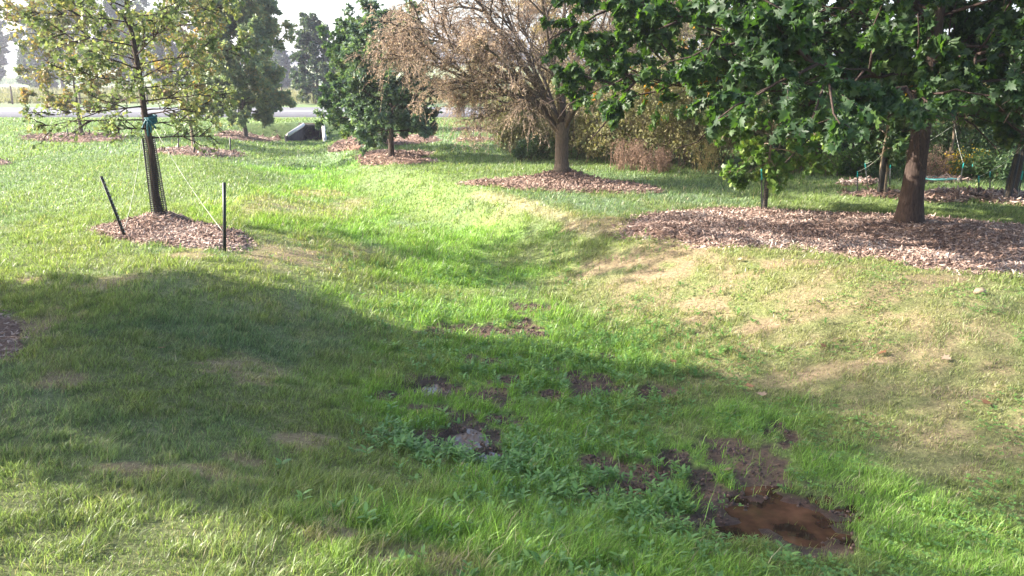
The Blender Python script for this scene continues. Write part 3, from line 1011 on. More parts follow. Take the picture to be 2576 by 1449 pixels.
# ------------------------------------------------------------------ dry willow
wb = P(1413, 456)
wb[2] = float(BEDS['willow'].z(wb[0], wb[1]))
root = empty('willow_tree', wb, 'spreading dry willow with tan curled leaves and a thick forked trunk', 'tree')
rng = np.random.default_rng(33)
mb = MB()
s = np.linspace(0, 1, 9)
zt_ = .86
tp = np.stack([.0 * s - .01 * np.sin(s * 3), 0 * s, -.05 + s * (zt_ + .05)], 1)
mb.tubes(tp, .115 + .08 * np.exp(-s * 9) + .02 * sst(.75, 1, s), 20)
limbs = []
#        azimuth, elevation0, length, bend up, radius
LM = [(186, 22, 2.3, .1, .042), (168, 40, 3.6, -.2, .06), (192, 46, 3.7, -.24, .06), (182, 33, 3.4, -.16, .05), (165, 60, 3.8, -.12, .075), (120, 55, 3.0, -.1, .05), (230, 38, 2.6, -.1, .045),
      (88, 74, 3.9, -.05, .08), (20, 52, 3.4, -.12, .065), (-60, 50, 2.9, -.1, .05), (60, 45, 2.6, 0, .05), (190, 30, 3.0, -.02, .05), (250, 60, 3.4, -.1, .05), (175, 66, 4.3, -.14, .06), (300, 62, 3.4, -.1, .05), (188, 44, 3.6, -.25, .05), (100, 66, 4.0, -.05, .06), (200, 58, 3.9, -.12, .06), (2, 66, 3.8, -.1, .055)]
q = np.linspace(0, 1, 12)
for az, e0, L_, bend, r_ in LM:
    a_ = R_(az)
    e_ = R_(e0)
    d = np.array([math.cos(a_) * math.cos(e_), math.sin(a_) * math.cos(e_), math.sin(e_)])
    st = np.array([.05 * math.cos(a_), .05 * math.sin(a_), zt_ - .2 + rng.random() * .17])
    p = st + d * (L_ * q)[:, None]
    p[:, 2] += bend * L_ * q ** 2
    # first part rises steeply like a forked limb
    p[:, 2] += .16 * np.sin(np.clip(q * 2.2, 0, 1) * math.pi) * (1 - e0 / 90)
    p += np.cumsum(rng.normal(size=p.shape) * .012, 0) * q[:, None] * L_ * .6
    limbs.append(p)
    mb.tubes(p, r_ * .82 * (1 - .82 * q ** .8), 8)
limbs = np.array(limbs)
LL = np.array([l[2] for l in LM])
s1, L1 = kids(limbs, LL, 11, .22, 1, .9, .75, .12, .42, -.08, 8, rng)
mb.tubes(s1, np.linspace(.018, .005, 8), 5)
s2, L2 = kids(s1, L1, 6, .15, 1, .9, .8, .1, .55, -.12, 6, rng)
mb.tubes(s2, np.linspace(.0085, .003, 6), 4)
s3, L3 = kids(s2, L2 + .17, 8, .1, 1, .85, .7, .0, .85, -.45, 6, rng)
keep = (s3[:, -1, 2] > .22)
s3 = s3[keep]
mb.build('trunk', M['bark_willow'], root, smooth=True)
k = len(s3)
nlf = 7
f = rng.random((k, nlf)) * 5
i = np.clip(f.astype(int), 0, 4)
I = np.arange(k)[:, None]
pos = (s3[I, i] * (1 - (f - i)[..., None]) + s3[I, i + 1] * (f - i)[..., None]).reshape(-1, 3)
kk = rng.random(len(pos)) < np.interp(pos[:, 2], [.2, 1.6, 2.6], [1, .85, .55])
pos = pos[kk]
m_ = len(pos)
A = unit(rvec(m_, rng) + np.array([0, 0, -.7]))
Nn = rvec(m_, rng)
B = unit(np.cross(Nn, A))
mb = MB()
mb.tubes(s3, np.linspace(.003, .0016, 6), 3, cap=False, tint=rng.random(len(s3)) * .5)
mb.stamps(NARROW[0], NARROW[1], pos, A, B, np.cross(A, B), .058 * (.6 + .6 * rng.random(m_)), rng.random(m_))
mb.build('crown', M['leaf_willow'], root)
print('willow twigs', k, 'leaves', m_)

# golden tree behind the willow
gb = P(1420, 402)
gb = AY(1440, 350, 24.0); gb[2] = float(H(gb[0], gb[1]))
tree('willow_tree', 'golden-tan feathery tree standing behind the dry willow', 'tree', gb, 5.2, .5, 1.7, egg, 34, 9, 8, 9, NARROW, .16, 'leaf_gold', 'bark_tan', .09, seed=41, el=(20, 70))
gb = AY(1700, 350, 23.0); gb[2] = float(H(gb[0], gb[1]))
tree('willow_tree', 'olive feathery tree behind the thicket, mostly hidden by the maple', 'tree', gb, 4.2, .5, 1.9, egg, 30, 9, 8, 9, NARROW, .16, 'leaf_brush', 'bark_tan', .09, seed=42, el=(20, 70))

# ------------------------------------------------------------------ big maple
mbp = P(2283, 584)
mbp[2] = float(BEDS['maple'].z(mbp[0], mbp[1]))
print('maple base', mbp, 'oak', ob, 'willow', wb)
def mkeep(p):
    # tip positions in the world: the low skirt leaves the trunk and the lawn beyond visible
    low = np.interp(p[:, 0], [-.2, .6, 1.4, 2.6, 4.5, 7], [1.9, 1.5, 1.15, 1.15, 1.38, 1.3])
    return p[:, 2] > low
def mleaf(p, r):
    low = np.interp(p[:, 0], [-.2, .47, .86, 1.26, 2.07, 2.9, 4.1, 5.2, 7], [2.0, 1.8, 1.5, 1.33, 1.08, 1.22, 1.5, 1.4, 1.32])
    low = low + np.clip(8.5 - p[:, 1], -1, 3) * .1 + .12 * (vn(p[:, 0], p[:, 1], .3, 8) - .4)
    return (r.random(len(p)) < np.interp(p[:, 2], [3.3, 4.2], [1, .4])) & (p[:, 2] > low + .04)
tree('maple_tree', 'big dark green maple spreading low over the long chip bed', 'tree', mbp, 7.2, 1.28, 4.35, lambda u: np.interp(u, [0, .15, .5, .8, 1], [.98, 1.02, .92, .6, .15]),
     nl=92, ns=15, ntw=7, nlf=33, leaf=MAPLE, lsize=.084, lmat='leaf_maple', bark='bark_maple', tr=.132, lean=(.016, 0), el=(2, 62), droop=(.0, -.05), seed=51, flare=1.55, dropleaf=-.9,
     keep=mkeep, ldens=mleaf, stretch=(1, .86), limb_r=.2, subang=(.9, .8, .05), subratio=.36, wob=.01, nrmup=.3)
def shade_leaf(p, r):
    q = p[:, 0] + 6
    zr = p[:, 2] + q * math.tan(SUN_EL)
    yr = p[:, 1] + q * .06
    n_ = (vn(p[:, 1] * 1.0, p[:, 2], .5, 12) - .5) * .5
    return (zr < 3.72 + n_) & (yr > 3.95 - .7 * (zr - 2.05) + n_ * .5) & (yr < 8.2 - .6 * (zr - 1.4) + n_) & ((p[:, 0] < -3.95) | (r.random(len(p)) < .1))
# off-frame tree that shades the foreground
sb = np.array([-6.5, 5.75, 0])
sb[2] = float(BEDS['shade'].z(sb[0], sb[1]))
tree('maple_tree', 'broad tree whose twigs hang into the upper corner over the shaded bed', 'tree', sb, 4.0, 1.2, 2.55, lambda u: np.interp(u, [0, .15, .5, .8, 1], [.85, .95, 1, .8, .4]),
     nl=62, ns=13, ntw=7, nlf=15, leaf=LOBED, lsize=.12, lmat='leaf_rust', bark='bark_grey', tr=.1, ldens=shade_leaf, el=(2, 50), droop=(-.06, 0), seed=61, limb_r=.3)

# ------------------------------------------------------------------ young trees, guards, stakes
def guard(base, h, r0, r1, label, lean=(0, 0), nv=14, nr=40, group='black mesh trunk guards', name='trunk_guard'):
    base = np.asarray(base, float)
    mb = MB()
    a = np.arange(nv) / nv * 2 * math.pi
    z = np.linspace(-.02, h, 6)
    r = r0 + (r1 - r0) * (z / h)
    Vp = np.stack([r[None] * np.cos(a)[:, None] + lean[0] * z[None], r[None] * np.sin(a)[:, None] + lean[1] * z[None], np.broadcast_to(z, (nv, 6))], -1)
    mb.tubes(Vp, .003, 4)
    t = np.linspace(0, 2 * math.pi, 21)
    zz = np.linspace(0.01, h, nr)
    rr_ = r0 + (r1 - r0) * zz / h
    Rg = np.stack([rr_[:, None] * np.cos(t) + lean[0] * zz[:, None], rr_[:, None] * np.sin(t) + lean[1] * zz[:, None], np.broadcast_to(zz[:, None], (nr, 21))], -1)
    mb.tubes(Rg, .0042, 4, cap=False)
    o = mb.build(name, M['black_plastic'])
    o.location = base
    return tag(o, label, 'trunk guard', group)

guard(ob, .96, .095, .068, 'tall black mesh guard round the strapped oak trunk', lean=(-.04, 0))
# a slim black stake hugging the guard
def post(b_, top, label, name='metal_stake', w=.018, mat='black_steel', studs=True, tip=None, group=None):
    """T-section steel stake from base to top"""
    b_ = np.asarray(b_, float)
    top = np.asarray(top, float)
    ax = top - b_
    Lh = np.linalg.norm(ax)
    ax /= Lh
    sd = unit(np.cross(ax, np.array([0, 1.0, 0])))
    fw = np.cross(sd, ax)
    Mx = np.stack([sd, fw, ax])
    root = empty(name, b_, label, 'stake', group)
    mb = MB()
    def bx(a, b2):
        m2 = MB()
        m2.box(a, b2)
        mb.add(m2.V[0] @ Mx, [f for f in m2.F])
    z1 = Lh if tip is None else Lh * tip
    bx((-w, -.003, -.15), (w, .003, z1))
    bx((-.003, -.0035 - w * 1.4, -.15), (.003, -.0035, z1 - .001))
    if studs:
        for k in range(int(z1 / .05)):
            bx((-.006, .0035, .03 + k * .05), (.006, .010, .045 + k * .05))
            m2 = MB()
            m2.box((-w - .004, -.006, .02 + k * .05), (-w * .5, .006, .036 + k * .05))
            mb.add(m2.V[0] @ Mx, m2.F, 1.0)
    mb.build('shaft', M['studded'] if studs else M[mat], root)
    if tip is not None:
        mb = MB()
        bx((-w * 1.05, -.0032, z1 + .001), (w * 1.05, .0032, Lh))
        bx((-.003, -.0035 - w * 1.4, z1 + .001), (.003, -.0036, Lh - .001))
        mb.build('tip', M['teal'], root)
    return root

pb = P(317, 600)
post(pb, AY(254, 443, pb[1]), 'black studded T-post leaning away from the strapped oak')
pb2 = P(565, 632)
post(pb2, AY(564, 459, pb2[1]), 'upright plain black post at the right end of the oak bed', studs=False)
gb_ = ob + np.array([-.075, -.05, 0])
post(gb_, gb_ + np.array([-.02, 0, .97]), 'thin black stake tight against the oak trunk guard', studs=False, w=.008)

def rope(name, pts, r, mat, label, cat='guy rope', group='guy ropes'):
    pts = np.array(pts, float)
    t = np.linspace(0, 1, len(pts))
    tt = np.linspace(0, 1, 30)
    p = np.stack([np.interp(tt, t, pts[:, k]) for k in range(3)], 1)
    for _ in range(3):
        p[1:-1] = (p[:-2] + 2 * p[1:-1] + p[2:]) / 4
    loc = p[0].copy()
    mb = MB()
    mb.tubes(p - loc, r, 6)
    o = mb.build(name, M[mat], smooth=True)
    o.location = loc
    return tag(o, label, cat, group)

def sagrope(a, b_, sag, label, r=.0028):
    t = np.linspace(0, 1, 14)
    p = np.asarray(a)[None] * (1 - t[:, None]) + np.asarray(b_)[None] * t[:, None]
    p[:, 2] -= sag * 4 * t * (1 - t)
    return rope('guy_rope', p, r, 'rope', label)

hs_ = AY(378, 300, ob[1])
root = empty('tree_strap', hs_, 'teal webbing strap knotted round the oak trunk', 'strap')
mb = MB()
t = np.linspace(0, 2 * math.pi, 25)
for dz, r_ in ((0, .066), (.03, .07), (-.03, .068)):
    mb.tubes(np.stack([r_ * np.cos(t), r_ * np.sin(t), dz + .02 * np.sin(t)], 1), .017, 7)
mb.build('loop', M['teal_strap'], root, smooth=True)
mb = MB()
for a_, b2, c2 in (((.0, -.07, .02), (-.05, -.1, -.05), (-.085, -.09, -.15)), ((.0, -.07, .02), (.05, -.1, -.03), (.1, -.09, -.11)), ((.01, -.08, .0), (-.01, -.11, -.1), (.0, -.1, -.2)), ((-.02, -.08, .0), (.06, -.1, -.07), (.03, -.1, -.16))):
    pts = np.array([a_, b2, c2])
    tt = np.linspace(0, 1, 8)[:, None]
    p = (1 - tt) ** 2 * pts[0] + 2 * tt * (1 - tt) * pts[1] + tt ** 2 * pts[2]
    mb.tubes(p, .012, 6)
mb.build('loose_end', M['teal_strap'], root, smooth=True)
sagrope(hs_ + np.array([-.06, -.1, -.12]), pb + np.array([.0, 0, .12]), .08, 'pale rope from the teal strap down to the leaning T-post')
sagrope(hs_ + np.array([.08, -.1, -.1]), pb2 + np.array([0, 0, .22]), .06, 'thin rope from the teal strap down to the upright black post')

# short pegs round the back beds
def pegs(L_, what):
    for k, (px, py, h) in enumerate(L_):
        b_ = P(px, py)
        post(b_, b_ + np.array([0.02, 0, h]), what[k], name='peg', studs=False, w=.018, group='short pegs round the back beds')
pegs([(190, 346, .34), (188 + 112, 345, .3), (170, 341, .2)], ['short dark peg just in front of the rusty tree', 'short dark peg at the right end of the wide oval bed', 'smallest peg at the back of the wide oval bed'])
pegs([(489, 388, .3), (580, 388, .42), (450, 378, .42)], ['dark peg touching the slim pale trunk', 'dark peg near the right end of the mid-lawn bed', 'dark peg behind the left part of the mid-lawn bed'])

def young(px, py, top_py, Rad, label, lm='leaf_bush', seed=1, h0=.8, sz=.09, lean=(0, 0), nl=14, ns=6, ntw=5, nlf=7, bark='bark_tan', tr=.035, Ht=None, leaf=LOBED, el=(15, 60), droop=(-.2, -.05)):
    b_ = P(px, py)
    Ht = Ht or AY(px, top_py, b_[1])[2] - b_[2]
    tree('young_tree', label, 'tree', b_, Ht, h0, Rad, oval, nl, ns, ntw, nlf, leaf, sz, lm, bark, tr, seed=seed, lean=lean, el=el, droop=droop, flare=1.15, group='young staked trees')
    return b_
y1 = young(1922, 530, 330, .8, 'young tree with bright lime leaves on the maple chip bed', 'leaf_lime', 71, .6, .085, nl=22, ns=7, ntw=5, nlf=8, lean=(.03, 0), Ht=1.75, droop=(-.5, -.15), el=(-8, 50))
guard(y1, .58, .036, .03, 'short black guard on the lime-leaved young tree', lean=(.03, 0), nr=26)
s1_ = P(1916, 536)
post(s1_, AY(1916, 425, s1_[1]), 'teal-tipped black stake beside the lime-leaved young tree', tip=.75, studs=False, w=.0095, group='teal-tipped stakes')
y2 = young(2213, 491, 300, .72, 'young dark-leaved tree with a solid black wrap', 'leaf_green', 72, .52, .09, Ht=2.2, nl=24, ns=7, ntw=6, nlf=7, lean=(.02, 0))
guard(y2, .6, .045, .038, 'black guard on the dark-leaved young tree', lean=(.02, 0), nr=40, nv=20)
y3 = young(2224, 488, 300, .5, 'thin companion sapling just behind the dark-leaved young tree', 'leaf_bush', 73, .7, .08, Ht=2.0)
for q_, lb in ((((2157, 487), (2157, 430)), 'stake left of the dark-leaved young tree'), (((2183, 468), (2176, 410)), 'farther stake leaning left behind the dark-leaved young tree'),
               (((2216 + 22, 470), (2240, 405)), 'stake between the dark-leaved young tree and the maple trunk'), (((2462, 502), (2462, 442)), 'upright stake nearest the guarded pair at the photo edge'),
               (((2490, 487), (2491, 430)), 'farther upright stake beside the guarded pair'), (((2558, 512), (2573, 430)), 'leaning stake in front of the guarded pair'),
               (((2415, 457), (2424, 410)), 'slanted stake right of the pale bare trunk'), (((2437, 455), (2448, 412)), 'second slanted stake right of the pale bare trunk')):
    b_ = P(*q_[0])
    post(b_, AY(*q_[1], b_[1]), 'teal-tipped ' + lb, tip=.72, studs=False, w=.0095, group='teal-tipped stakes')
y4 = young(2531, 508, 300, .6, 'young tree with pale glossy leaves in a tall black guard', 'leaf_green', 74, .8, .09, Ht=2.1, nl=18, ns=7, ntw=6, nlf=7, lean=(.09, 0))
guard(y4, .72, .06, .04, 'nearer tall black guard of the pair at the photo edge', lean=(.09, 0), nr=44)
y5 = young(2549, 492, 300, .6, 'second young tree close behind the pale-leaved one', 'leaf_green', 75, .85, .09, Ht=2.1, nl=14, lean=(.07, 0))
guard(y5, .72, .05, .036, 'farther tall black guard of the pair at the photo edge', lean=(.07, 0), nr=40)
y6 = young(2381, 446, 300, .75, 'pale bare-trunked young tree with a flat thin top', 'leaf_brush', 76, .92, .09, Ht=1.75, nl=14, ns=6, ntw=5, nlf=3, tr=.05, el=(25, 30), lean=(.015, 0))
def strut(a, b_, label):
    sagrope(a, b_, .05, label, .0028)
strut(y2 + np.array([.02, -.02, .72]), AY(2157, 432, P(2157, 487)[1]), 'pale rope from the dark-leaved young tree to its near stake')
strut(y2 + np.array([.02, 0, .74]), AY(2176, 412, P(2183, 468)[1]), 'pale rope from the dark-leaved young tree to its far stake')
strut(y4 + np.array([.08, 0, .82]), AY(2462, 445, P(2462, 502)[1]), 'pale rope from the tall guarded tree to the near stake')
strut(y5 + np.array([.07, 0, .82]), AY(2491, 432, P(2490, 487)[1]), 'pale rope from the tall guarded tree to the far stake')
strut(y6 + np.array([.02, 0, .98]), AY(2424, 412, P(2415, 457)[1]), 'pale rope from the bare trunk to its slanted stake')
strut(y6 + np.array([.02, 0, .98]), y6 + np.array([-.75, .2, .45]), 'pale rope running from the bare trunk toward the maple')
# saplings seen under the willow
for k, (px, py, tpy, lb) in enumerate([(1196, 330, 250, 'thin sapling on the farther reddish bed under the willow'), (1207, 356, 270, 'thin sapling on the nearer narrow bed under the willow')]):
    b_ = P(px, py)
    tree('young_tree', lb, 'tree', b_, 2.2, .9, .5, oval, 12, 5, 4, 5, RH, .09, 'leaf_rust', 'bark_dark', .03, seed=80 + k, el=(20, 60), group='young staked trees')
pegs([(1190, 352, .3), (1240, 352, .3)], ['small peg left of the nearer sapling under the willow', 'small peg right of the nearer sapling under the willow'])

# coiled hose
hb = P(2350, 456)
pts = []
rng = np.random.default_rng(5)
for k in range(90):
    t_ = k / 90 * 2 * math.pi * 3.2
    r_ = .24 + .08 * math.sin(t_ * 1.7) + .05 * rng.random()
    x_, y_ = hb[0] + r_ * 1.25 * math.cos(t_), hb[1] + r_ * math.sin(t_)
    pts.append((x_, y_, float(H(x_, y_)) + .05 + .02 * (k % 9) / 9))
pts = np.array(pts)
mb = MB()
pp = pts.copy()
for _ in range(3):
    pp[1:-1] = (pp[:-2] + 2 * pp[1:-1] + pp[2:]) / 4
mb.tubes(pp - hb, .012, 7)
o = mb.build('garden_hose', M['teal_hose'], smooth=True)
o.location = hb
tag(o, 'teal garden hose coiled on the grass by the small bed', 'hose')

# ------------------------------------------------------------------ thicket and shrubs
def stems(n, region, hfun, rng, spread=.35, segs=6):
    x, y = region(n)
    z = H(x, y)
    h = hfun(x, y) * (.65 + .5 * rng.random(n))
    d = unit(np.stack([rng.normal(size=n) * spread, rng.normal(size=n) * spread, np.ones(n)], 1))
    s_ = np.linspace(0, 1, segs)
    p = np.stack([x, y, z], 1)[:, None] + d[:, None] * (h[:, None] * s_)[..., None]
    p[..., 2] -= .06 * h[:, None] * s_ ** 3
    return p, h

def brush(name, label, cat, n, region, hfun, seed, leaf, lsize, mat, stem='twig', nk=9, nlf=9, kind=None, group=None, spread=.35, ratio=.35, ltint=None, sr=.006, parts=('stems', 'foliage'), droplf=-.1):
    rng = np.random.default_rng(seed)
    p, h = stems(n, region, hfun, rng, spread)
    loc = p[:, 0].mean(0)
    k1, l1 = kids(p, h, nk, .1, 1, .8, .8, .15, ratio, -.08, 5, rng, .4)
    root = empty(name, loc, label, cat, group)
    if kind:
        root['kind'] = kind
    mb = MB()
    mb.tubes(p - loc, np.linspace(sr, sr * .35, p.shape[1]), 4)
    mb.tubes(k1 - loc, np.linspace(sr * .4, sr * .2, 5), 3)
    mb.build(parts[0], M[stem], root)
    k = len(k1)
    f = rng.random((k, nlf)) * 4
    i = np.clip(f.astype(int), 0, 3)
    I = np.arange(k)[:, None]
    pos = (k1[I, i] * (1 - (f - i)[..., None]) + k1[I, i + 1] * (f - i)[..., None]).reshape(-1, 3)
    m_ = len(pos)
    pos = pos + rng.normal(size=pos.shape) * lsize * .35
    A = unit(rvec(m_, rng) + np.array([0, 0, droplf]))
    Nn = rvec(m_, rng)
    B = unit(np.cross(Nn, A))
    tn = np.clip(rng.random(m_) * .6 + (fbm(pos[:, 0], pos[:, 2] * 2, .9, 17) - .3) * .8, 0, 1)
    mb = MB()
    mb.stamps(leaf[0], leaf[1], pos - loc, A, B, np.cross(A, B), lsize * (.6 + .7 * rng.random(m_)), tn)
    mb.build(parts[1], M[mat], root)
    return root

rng = np.random.default_rng(91)
front = np.array([P(*q)[:2] for q in [(1265, 382), (1320, 396), (1420, 408), (1560, 420), (1680, 430), (1800, 437), (1950, 440), (2150, 440), (2350, 444), (2600, 448), (2800, 450)]])
def strip(i0, i1, depth):
    def f(n):
        t = rng.random(n) * (i1 - i0) + i0
        i = np.clip(t.astype(int), 0, len(front) - 2)
        fr = (t - i)[:, None]
        p = front[i] * (1 - fr) + front[i + 1] * fr
        d = rng.random(n) ** 1.2 * depth + .15
        return p[:, 0] + rng.normal(size=n) * .1 + d * .12, p[:, 1] + d
    return f
fa = front[:, 0]
brush('thicket', 'tall olive-brown brush thicket along the lawn behind the willow', 'thicket', 420, strip(0, 6.2, 3.2), lambda x, y: np.interp(x, [front[0][0], front[3][0], front[5][0], front[7][0]], [1.25, 1.9, 2.5, 2.1]) * (.75 + .5 * vn(x, y, .7, 3)), 92, RH, .075, 'leaf_brush', nk=12, nlf=15, kind='stuff', parts=('stems', 'foliage'))
brush('thicket', 'darker green brush thicket behind the young guarded trees', 'thicket', 300, strip(6.0, 10, 3.2), lambda x, y: 1.75 * (.7 + .6 * vn(x, y, .8, 8)), 93, RH, .08, 'leaf_bush', nk=10, nlf=10, kind='stuff', parts=('stems', 'foliage'))
def disc(px, py, r, back=0.0):
    c = P(px, py)
    def f(n):
        a = rng.random(n) * 2 * math.pi
        q = np.sqrt(rng.random(n)) * r
        return c[0] + q * np.cos(a), c[1] + back + q * np.sin(a)
    return f
brush('shrub', 'low dark green shrub at the near corner of the thicket', 'shrub', 26, disc(1330, 402, .45), lambda x, y: .55, 94, RH, .05, 'leaf_bush', nk=12, nlf=10, spread=.5)
brush('weed_clump', 'tan upright dry stalks beside the willow trunk', 'dry weeds', 60, disc(1575, 428, .32), lambda x, y: .6, 95, NARROW, .05, 'dry_stalk', 'dry_stalk', nk=6, nlf=4, spread=.12)
brush('weed_clump', 'russet dry weed clump at the foot of the thicket', 'dry weeds', 46, disc(1640, 434, .35), lambda x, y: .5, 96, NARROW, .05, 'dry_stalk', 'dry_stalk', nk=8, nlf=6, spread=.3)
brush('weed_clump', 'arching yellow-green weed spikes before the thicket', 'weeds', 14, disc(1775, 437, .22), lambda x, y: .85, 97, NARROW, .05, 'leaf_gold', 'leaf_gold', nk=14, nlf=5, spread=.25, ratio=.12)
brush('shrub', 'bright green round shrub behind the maple bed', 'shrub', 30, disc(2108, 442, .42), lambda x, y: .6, 98, RH, .055, 'leaf_lime', nk=12, nlf=10, spread=.5)
brush('weed_clump', 'tall reddish seed spikes rising behind the young lime tree', 'dry weeds', 22, disc(2030, 441, .3, .3), lambda x, y: 1.15, 99, NARROW, .06, 'dry_stalk', 'dry_stalk', nk=16, nlf=9, spread=.12, ratio=.1)
brush('shrub', 'brown twiggy shrub left of the bare young trunk', 'shrub', 30, disc(2328, 450, .38), lambda x, y: .6, 100, NARROW, .05, 'dry_stalk', 'twig', nk=10, nlf=6, spread=.45)
brush('flower_clump', 'yellow flowering weeds right behind the bare young trunk', 'wildflowers', 22, disc(2396, 449, .16), lambda x, y: .48, 101, RH, .035, 'yellow_flower', 'leaf_bush', nk=7, nlf=5, spread=.2)
brush('flower_clump', 'goldenrod leaning by the slanted stakes', 'wildflowers', 18, disc(2440, 450, .16), lambda x, y: .6, 102, RH, .035, 'yellow_flower', 'leaf_bush', nk=6, nlf=4, spread=.25)
brush('shrub', 'long-leaved green weeds at the foot of the right thicket', 'shrub', 46, disc(2490, 452, .5), lambda x, y: .5, 103, NARROW, .12, 'leaf_bush', nk=9, nlf=8, spread=.4)
brush('shrub', 'low green shrub between the seed spikes and the young tree', 'shrub', 30, disc(2190, 446, .4), lambda x, y: .5, 104, RH, .05, 'leaf_bush', nk=10, nlf=9, spread=.5)

# ------------------------------------------------------------------ meadow, crops, tree line, far fence
rng = np.random.default_rng(120)
n_ = 26000
y = 56 + rng.random(n_) ** 1.5 * 70
x = (rng.random(n_) * 2 - 1) * (y * .68 + 4)
pos = np.stack([x, y, H(x, y)], 1)
A = unit(np.stack([rng.normal(size=n_) * .25, rng.normal(size=n_) * .25, np.ones(n_)], 1))
B = unit(np.cross(A, rvec(n_, rng)))
mb = MB()
mb.stamps(np.array([(0, -.12, 0), (0, .12, 0), (1, 0, .1)]), [[(0, 1, 2)]], pos, A, B, np.cross(A, B), .35 + .35 * rng.random(n_), np.clip(rng.random(n_) * .6 + (fbm(x, y, 6, 5) - .3), 0, 1))
tag(mb.build('meadow_grass', M['meadow']), 'tall pale meadow grass beyond the road', 'meadow', kind='stuff')
n_ = 30000
y = 246 + rng.random(n_) ** 2 * 50
x = (rng.random(n_) * 2 - 1) * 220
h_ = 1.9 + .5 * rng.random(n_)
zz = H(x, y) + rng.random(n_) * 1.6
A = unit(np.stack([rng.normal(size=n_) * .6, rng.normal(size=n_) * .6, np.ones(n_) * .8], 1))
B = unit(np.cross(A, rvec(n_, rng)))
mb = MB()
mb.stamps(NARROW[0], NARROW[1], np.stack([x, y, zz], 1), A, B, np.cross(A, B), 1.0 + .4 * rng.random(n_), rng.random(n_))
tag(mb.build('corn_field', M['corn']), 'band of green corn at the far edge of the meadow', 'corn field', kind='stuff')
n_ = 60000
xx = (rng.random(n_) * 2 - 1) * 520
ct = vn(xx, xx * 0 + 3.3, 22, 4) * 10 + vn(xx, xx * 0 + 1.3, 7, 14) * 5 + 5
yy = 640 + rng.random(n_) * 40
zz = H(xx, yy) + rng.random(n_) ** .7 * ct
A = rvec(n_, rng)
B = unit(np.cross(A, rvec(n_, rng)))
mb = MB()
mb.stamps(RH[0], RH[1], np.stack([xx, yy, zz], 1), A, B, np.cross(A, B), 2.6, rng.random(n_))
tag(mb.build('woods', M['leaf_blue']), 'hazy wooded tree line on the far rise', 'woods', kind='stuff')
root = empty('wire_fence', (0, 54.5, 0), 'low wooden post and wire fence at the near edge of the meadow', 'fence')
xs = np.arange(-34, 20, 2.15)
for k, x_ in enumerate(xs):
    mb = MB()
    mb.tubes(np.array([(x_, 0, -.2), (x_ + .02, 0, .5), (x_ + .01 * (k % 3), 0, 1.15)]), [.06, .055, .05], 8)
    mb.build('post', M['wood_post'], root)
for z_ in (.45, .75, 1.05):
    mb = MB()
    mb.tubes(np.array([(xs[0], -.07, z_), (xs[-1], -.07, z_)]), [.006, .006], 4)
    mb.build('wire', M['black_steel'], root)

# ------------------------------------------------------------------ grass
def blades(x, y, z, h, wd, colr, lean, rng, curl=.35):
    n = len(x)
    az = rng.random(n) * 2 * math.pi
    d = np.stack([np.cos(az), np.sin(az), np.zeros(n)], 1)
    lv_ = lean + d * (rng.random(n) ** .7 * .75)[:, None]
    up = unit(np.array([0, 0, 1.0]) + lv_)
    side_az = rng.random(n) * 2 * math.pi
    sd = np.stack([np.cos(side_az), np.sin(side_az), np.zeros(n)], 1)
    p0 = np.stack([x, y, z - .004], 1)
    p1 = p0 + up * (h * .55)[:, None]
    dr = lv_ * (h * curl * (.4 + rng.random(n)))[:, None]
    p2 = p1 + up * (h * .45)[:, None] * .9 + dr
    p2[:, 2] -= h * .12 * rng.random(n)
    w_ = sd * (wd / 2)[:, None]
    V = np.stack([p0 - w_, p0 + w_, p1 + w_ * .85, p1 - w_ * .85, p2], 1).reshape(-1, 3)
    o = np.arange(n)[:, None] * 5
    Q = o + np.array([[0, 1, 2, 3]])
    T = o + np.array([[3, 2, 4]])
    return V, Q, T, np.repeat(colr, 5, 0)

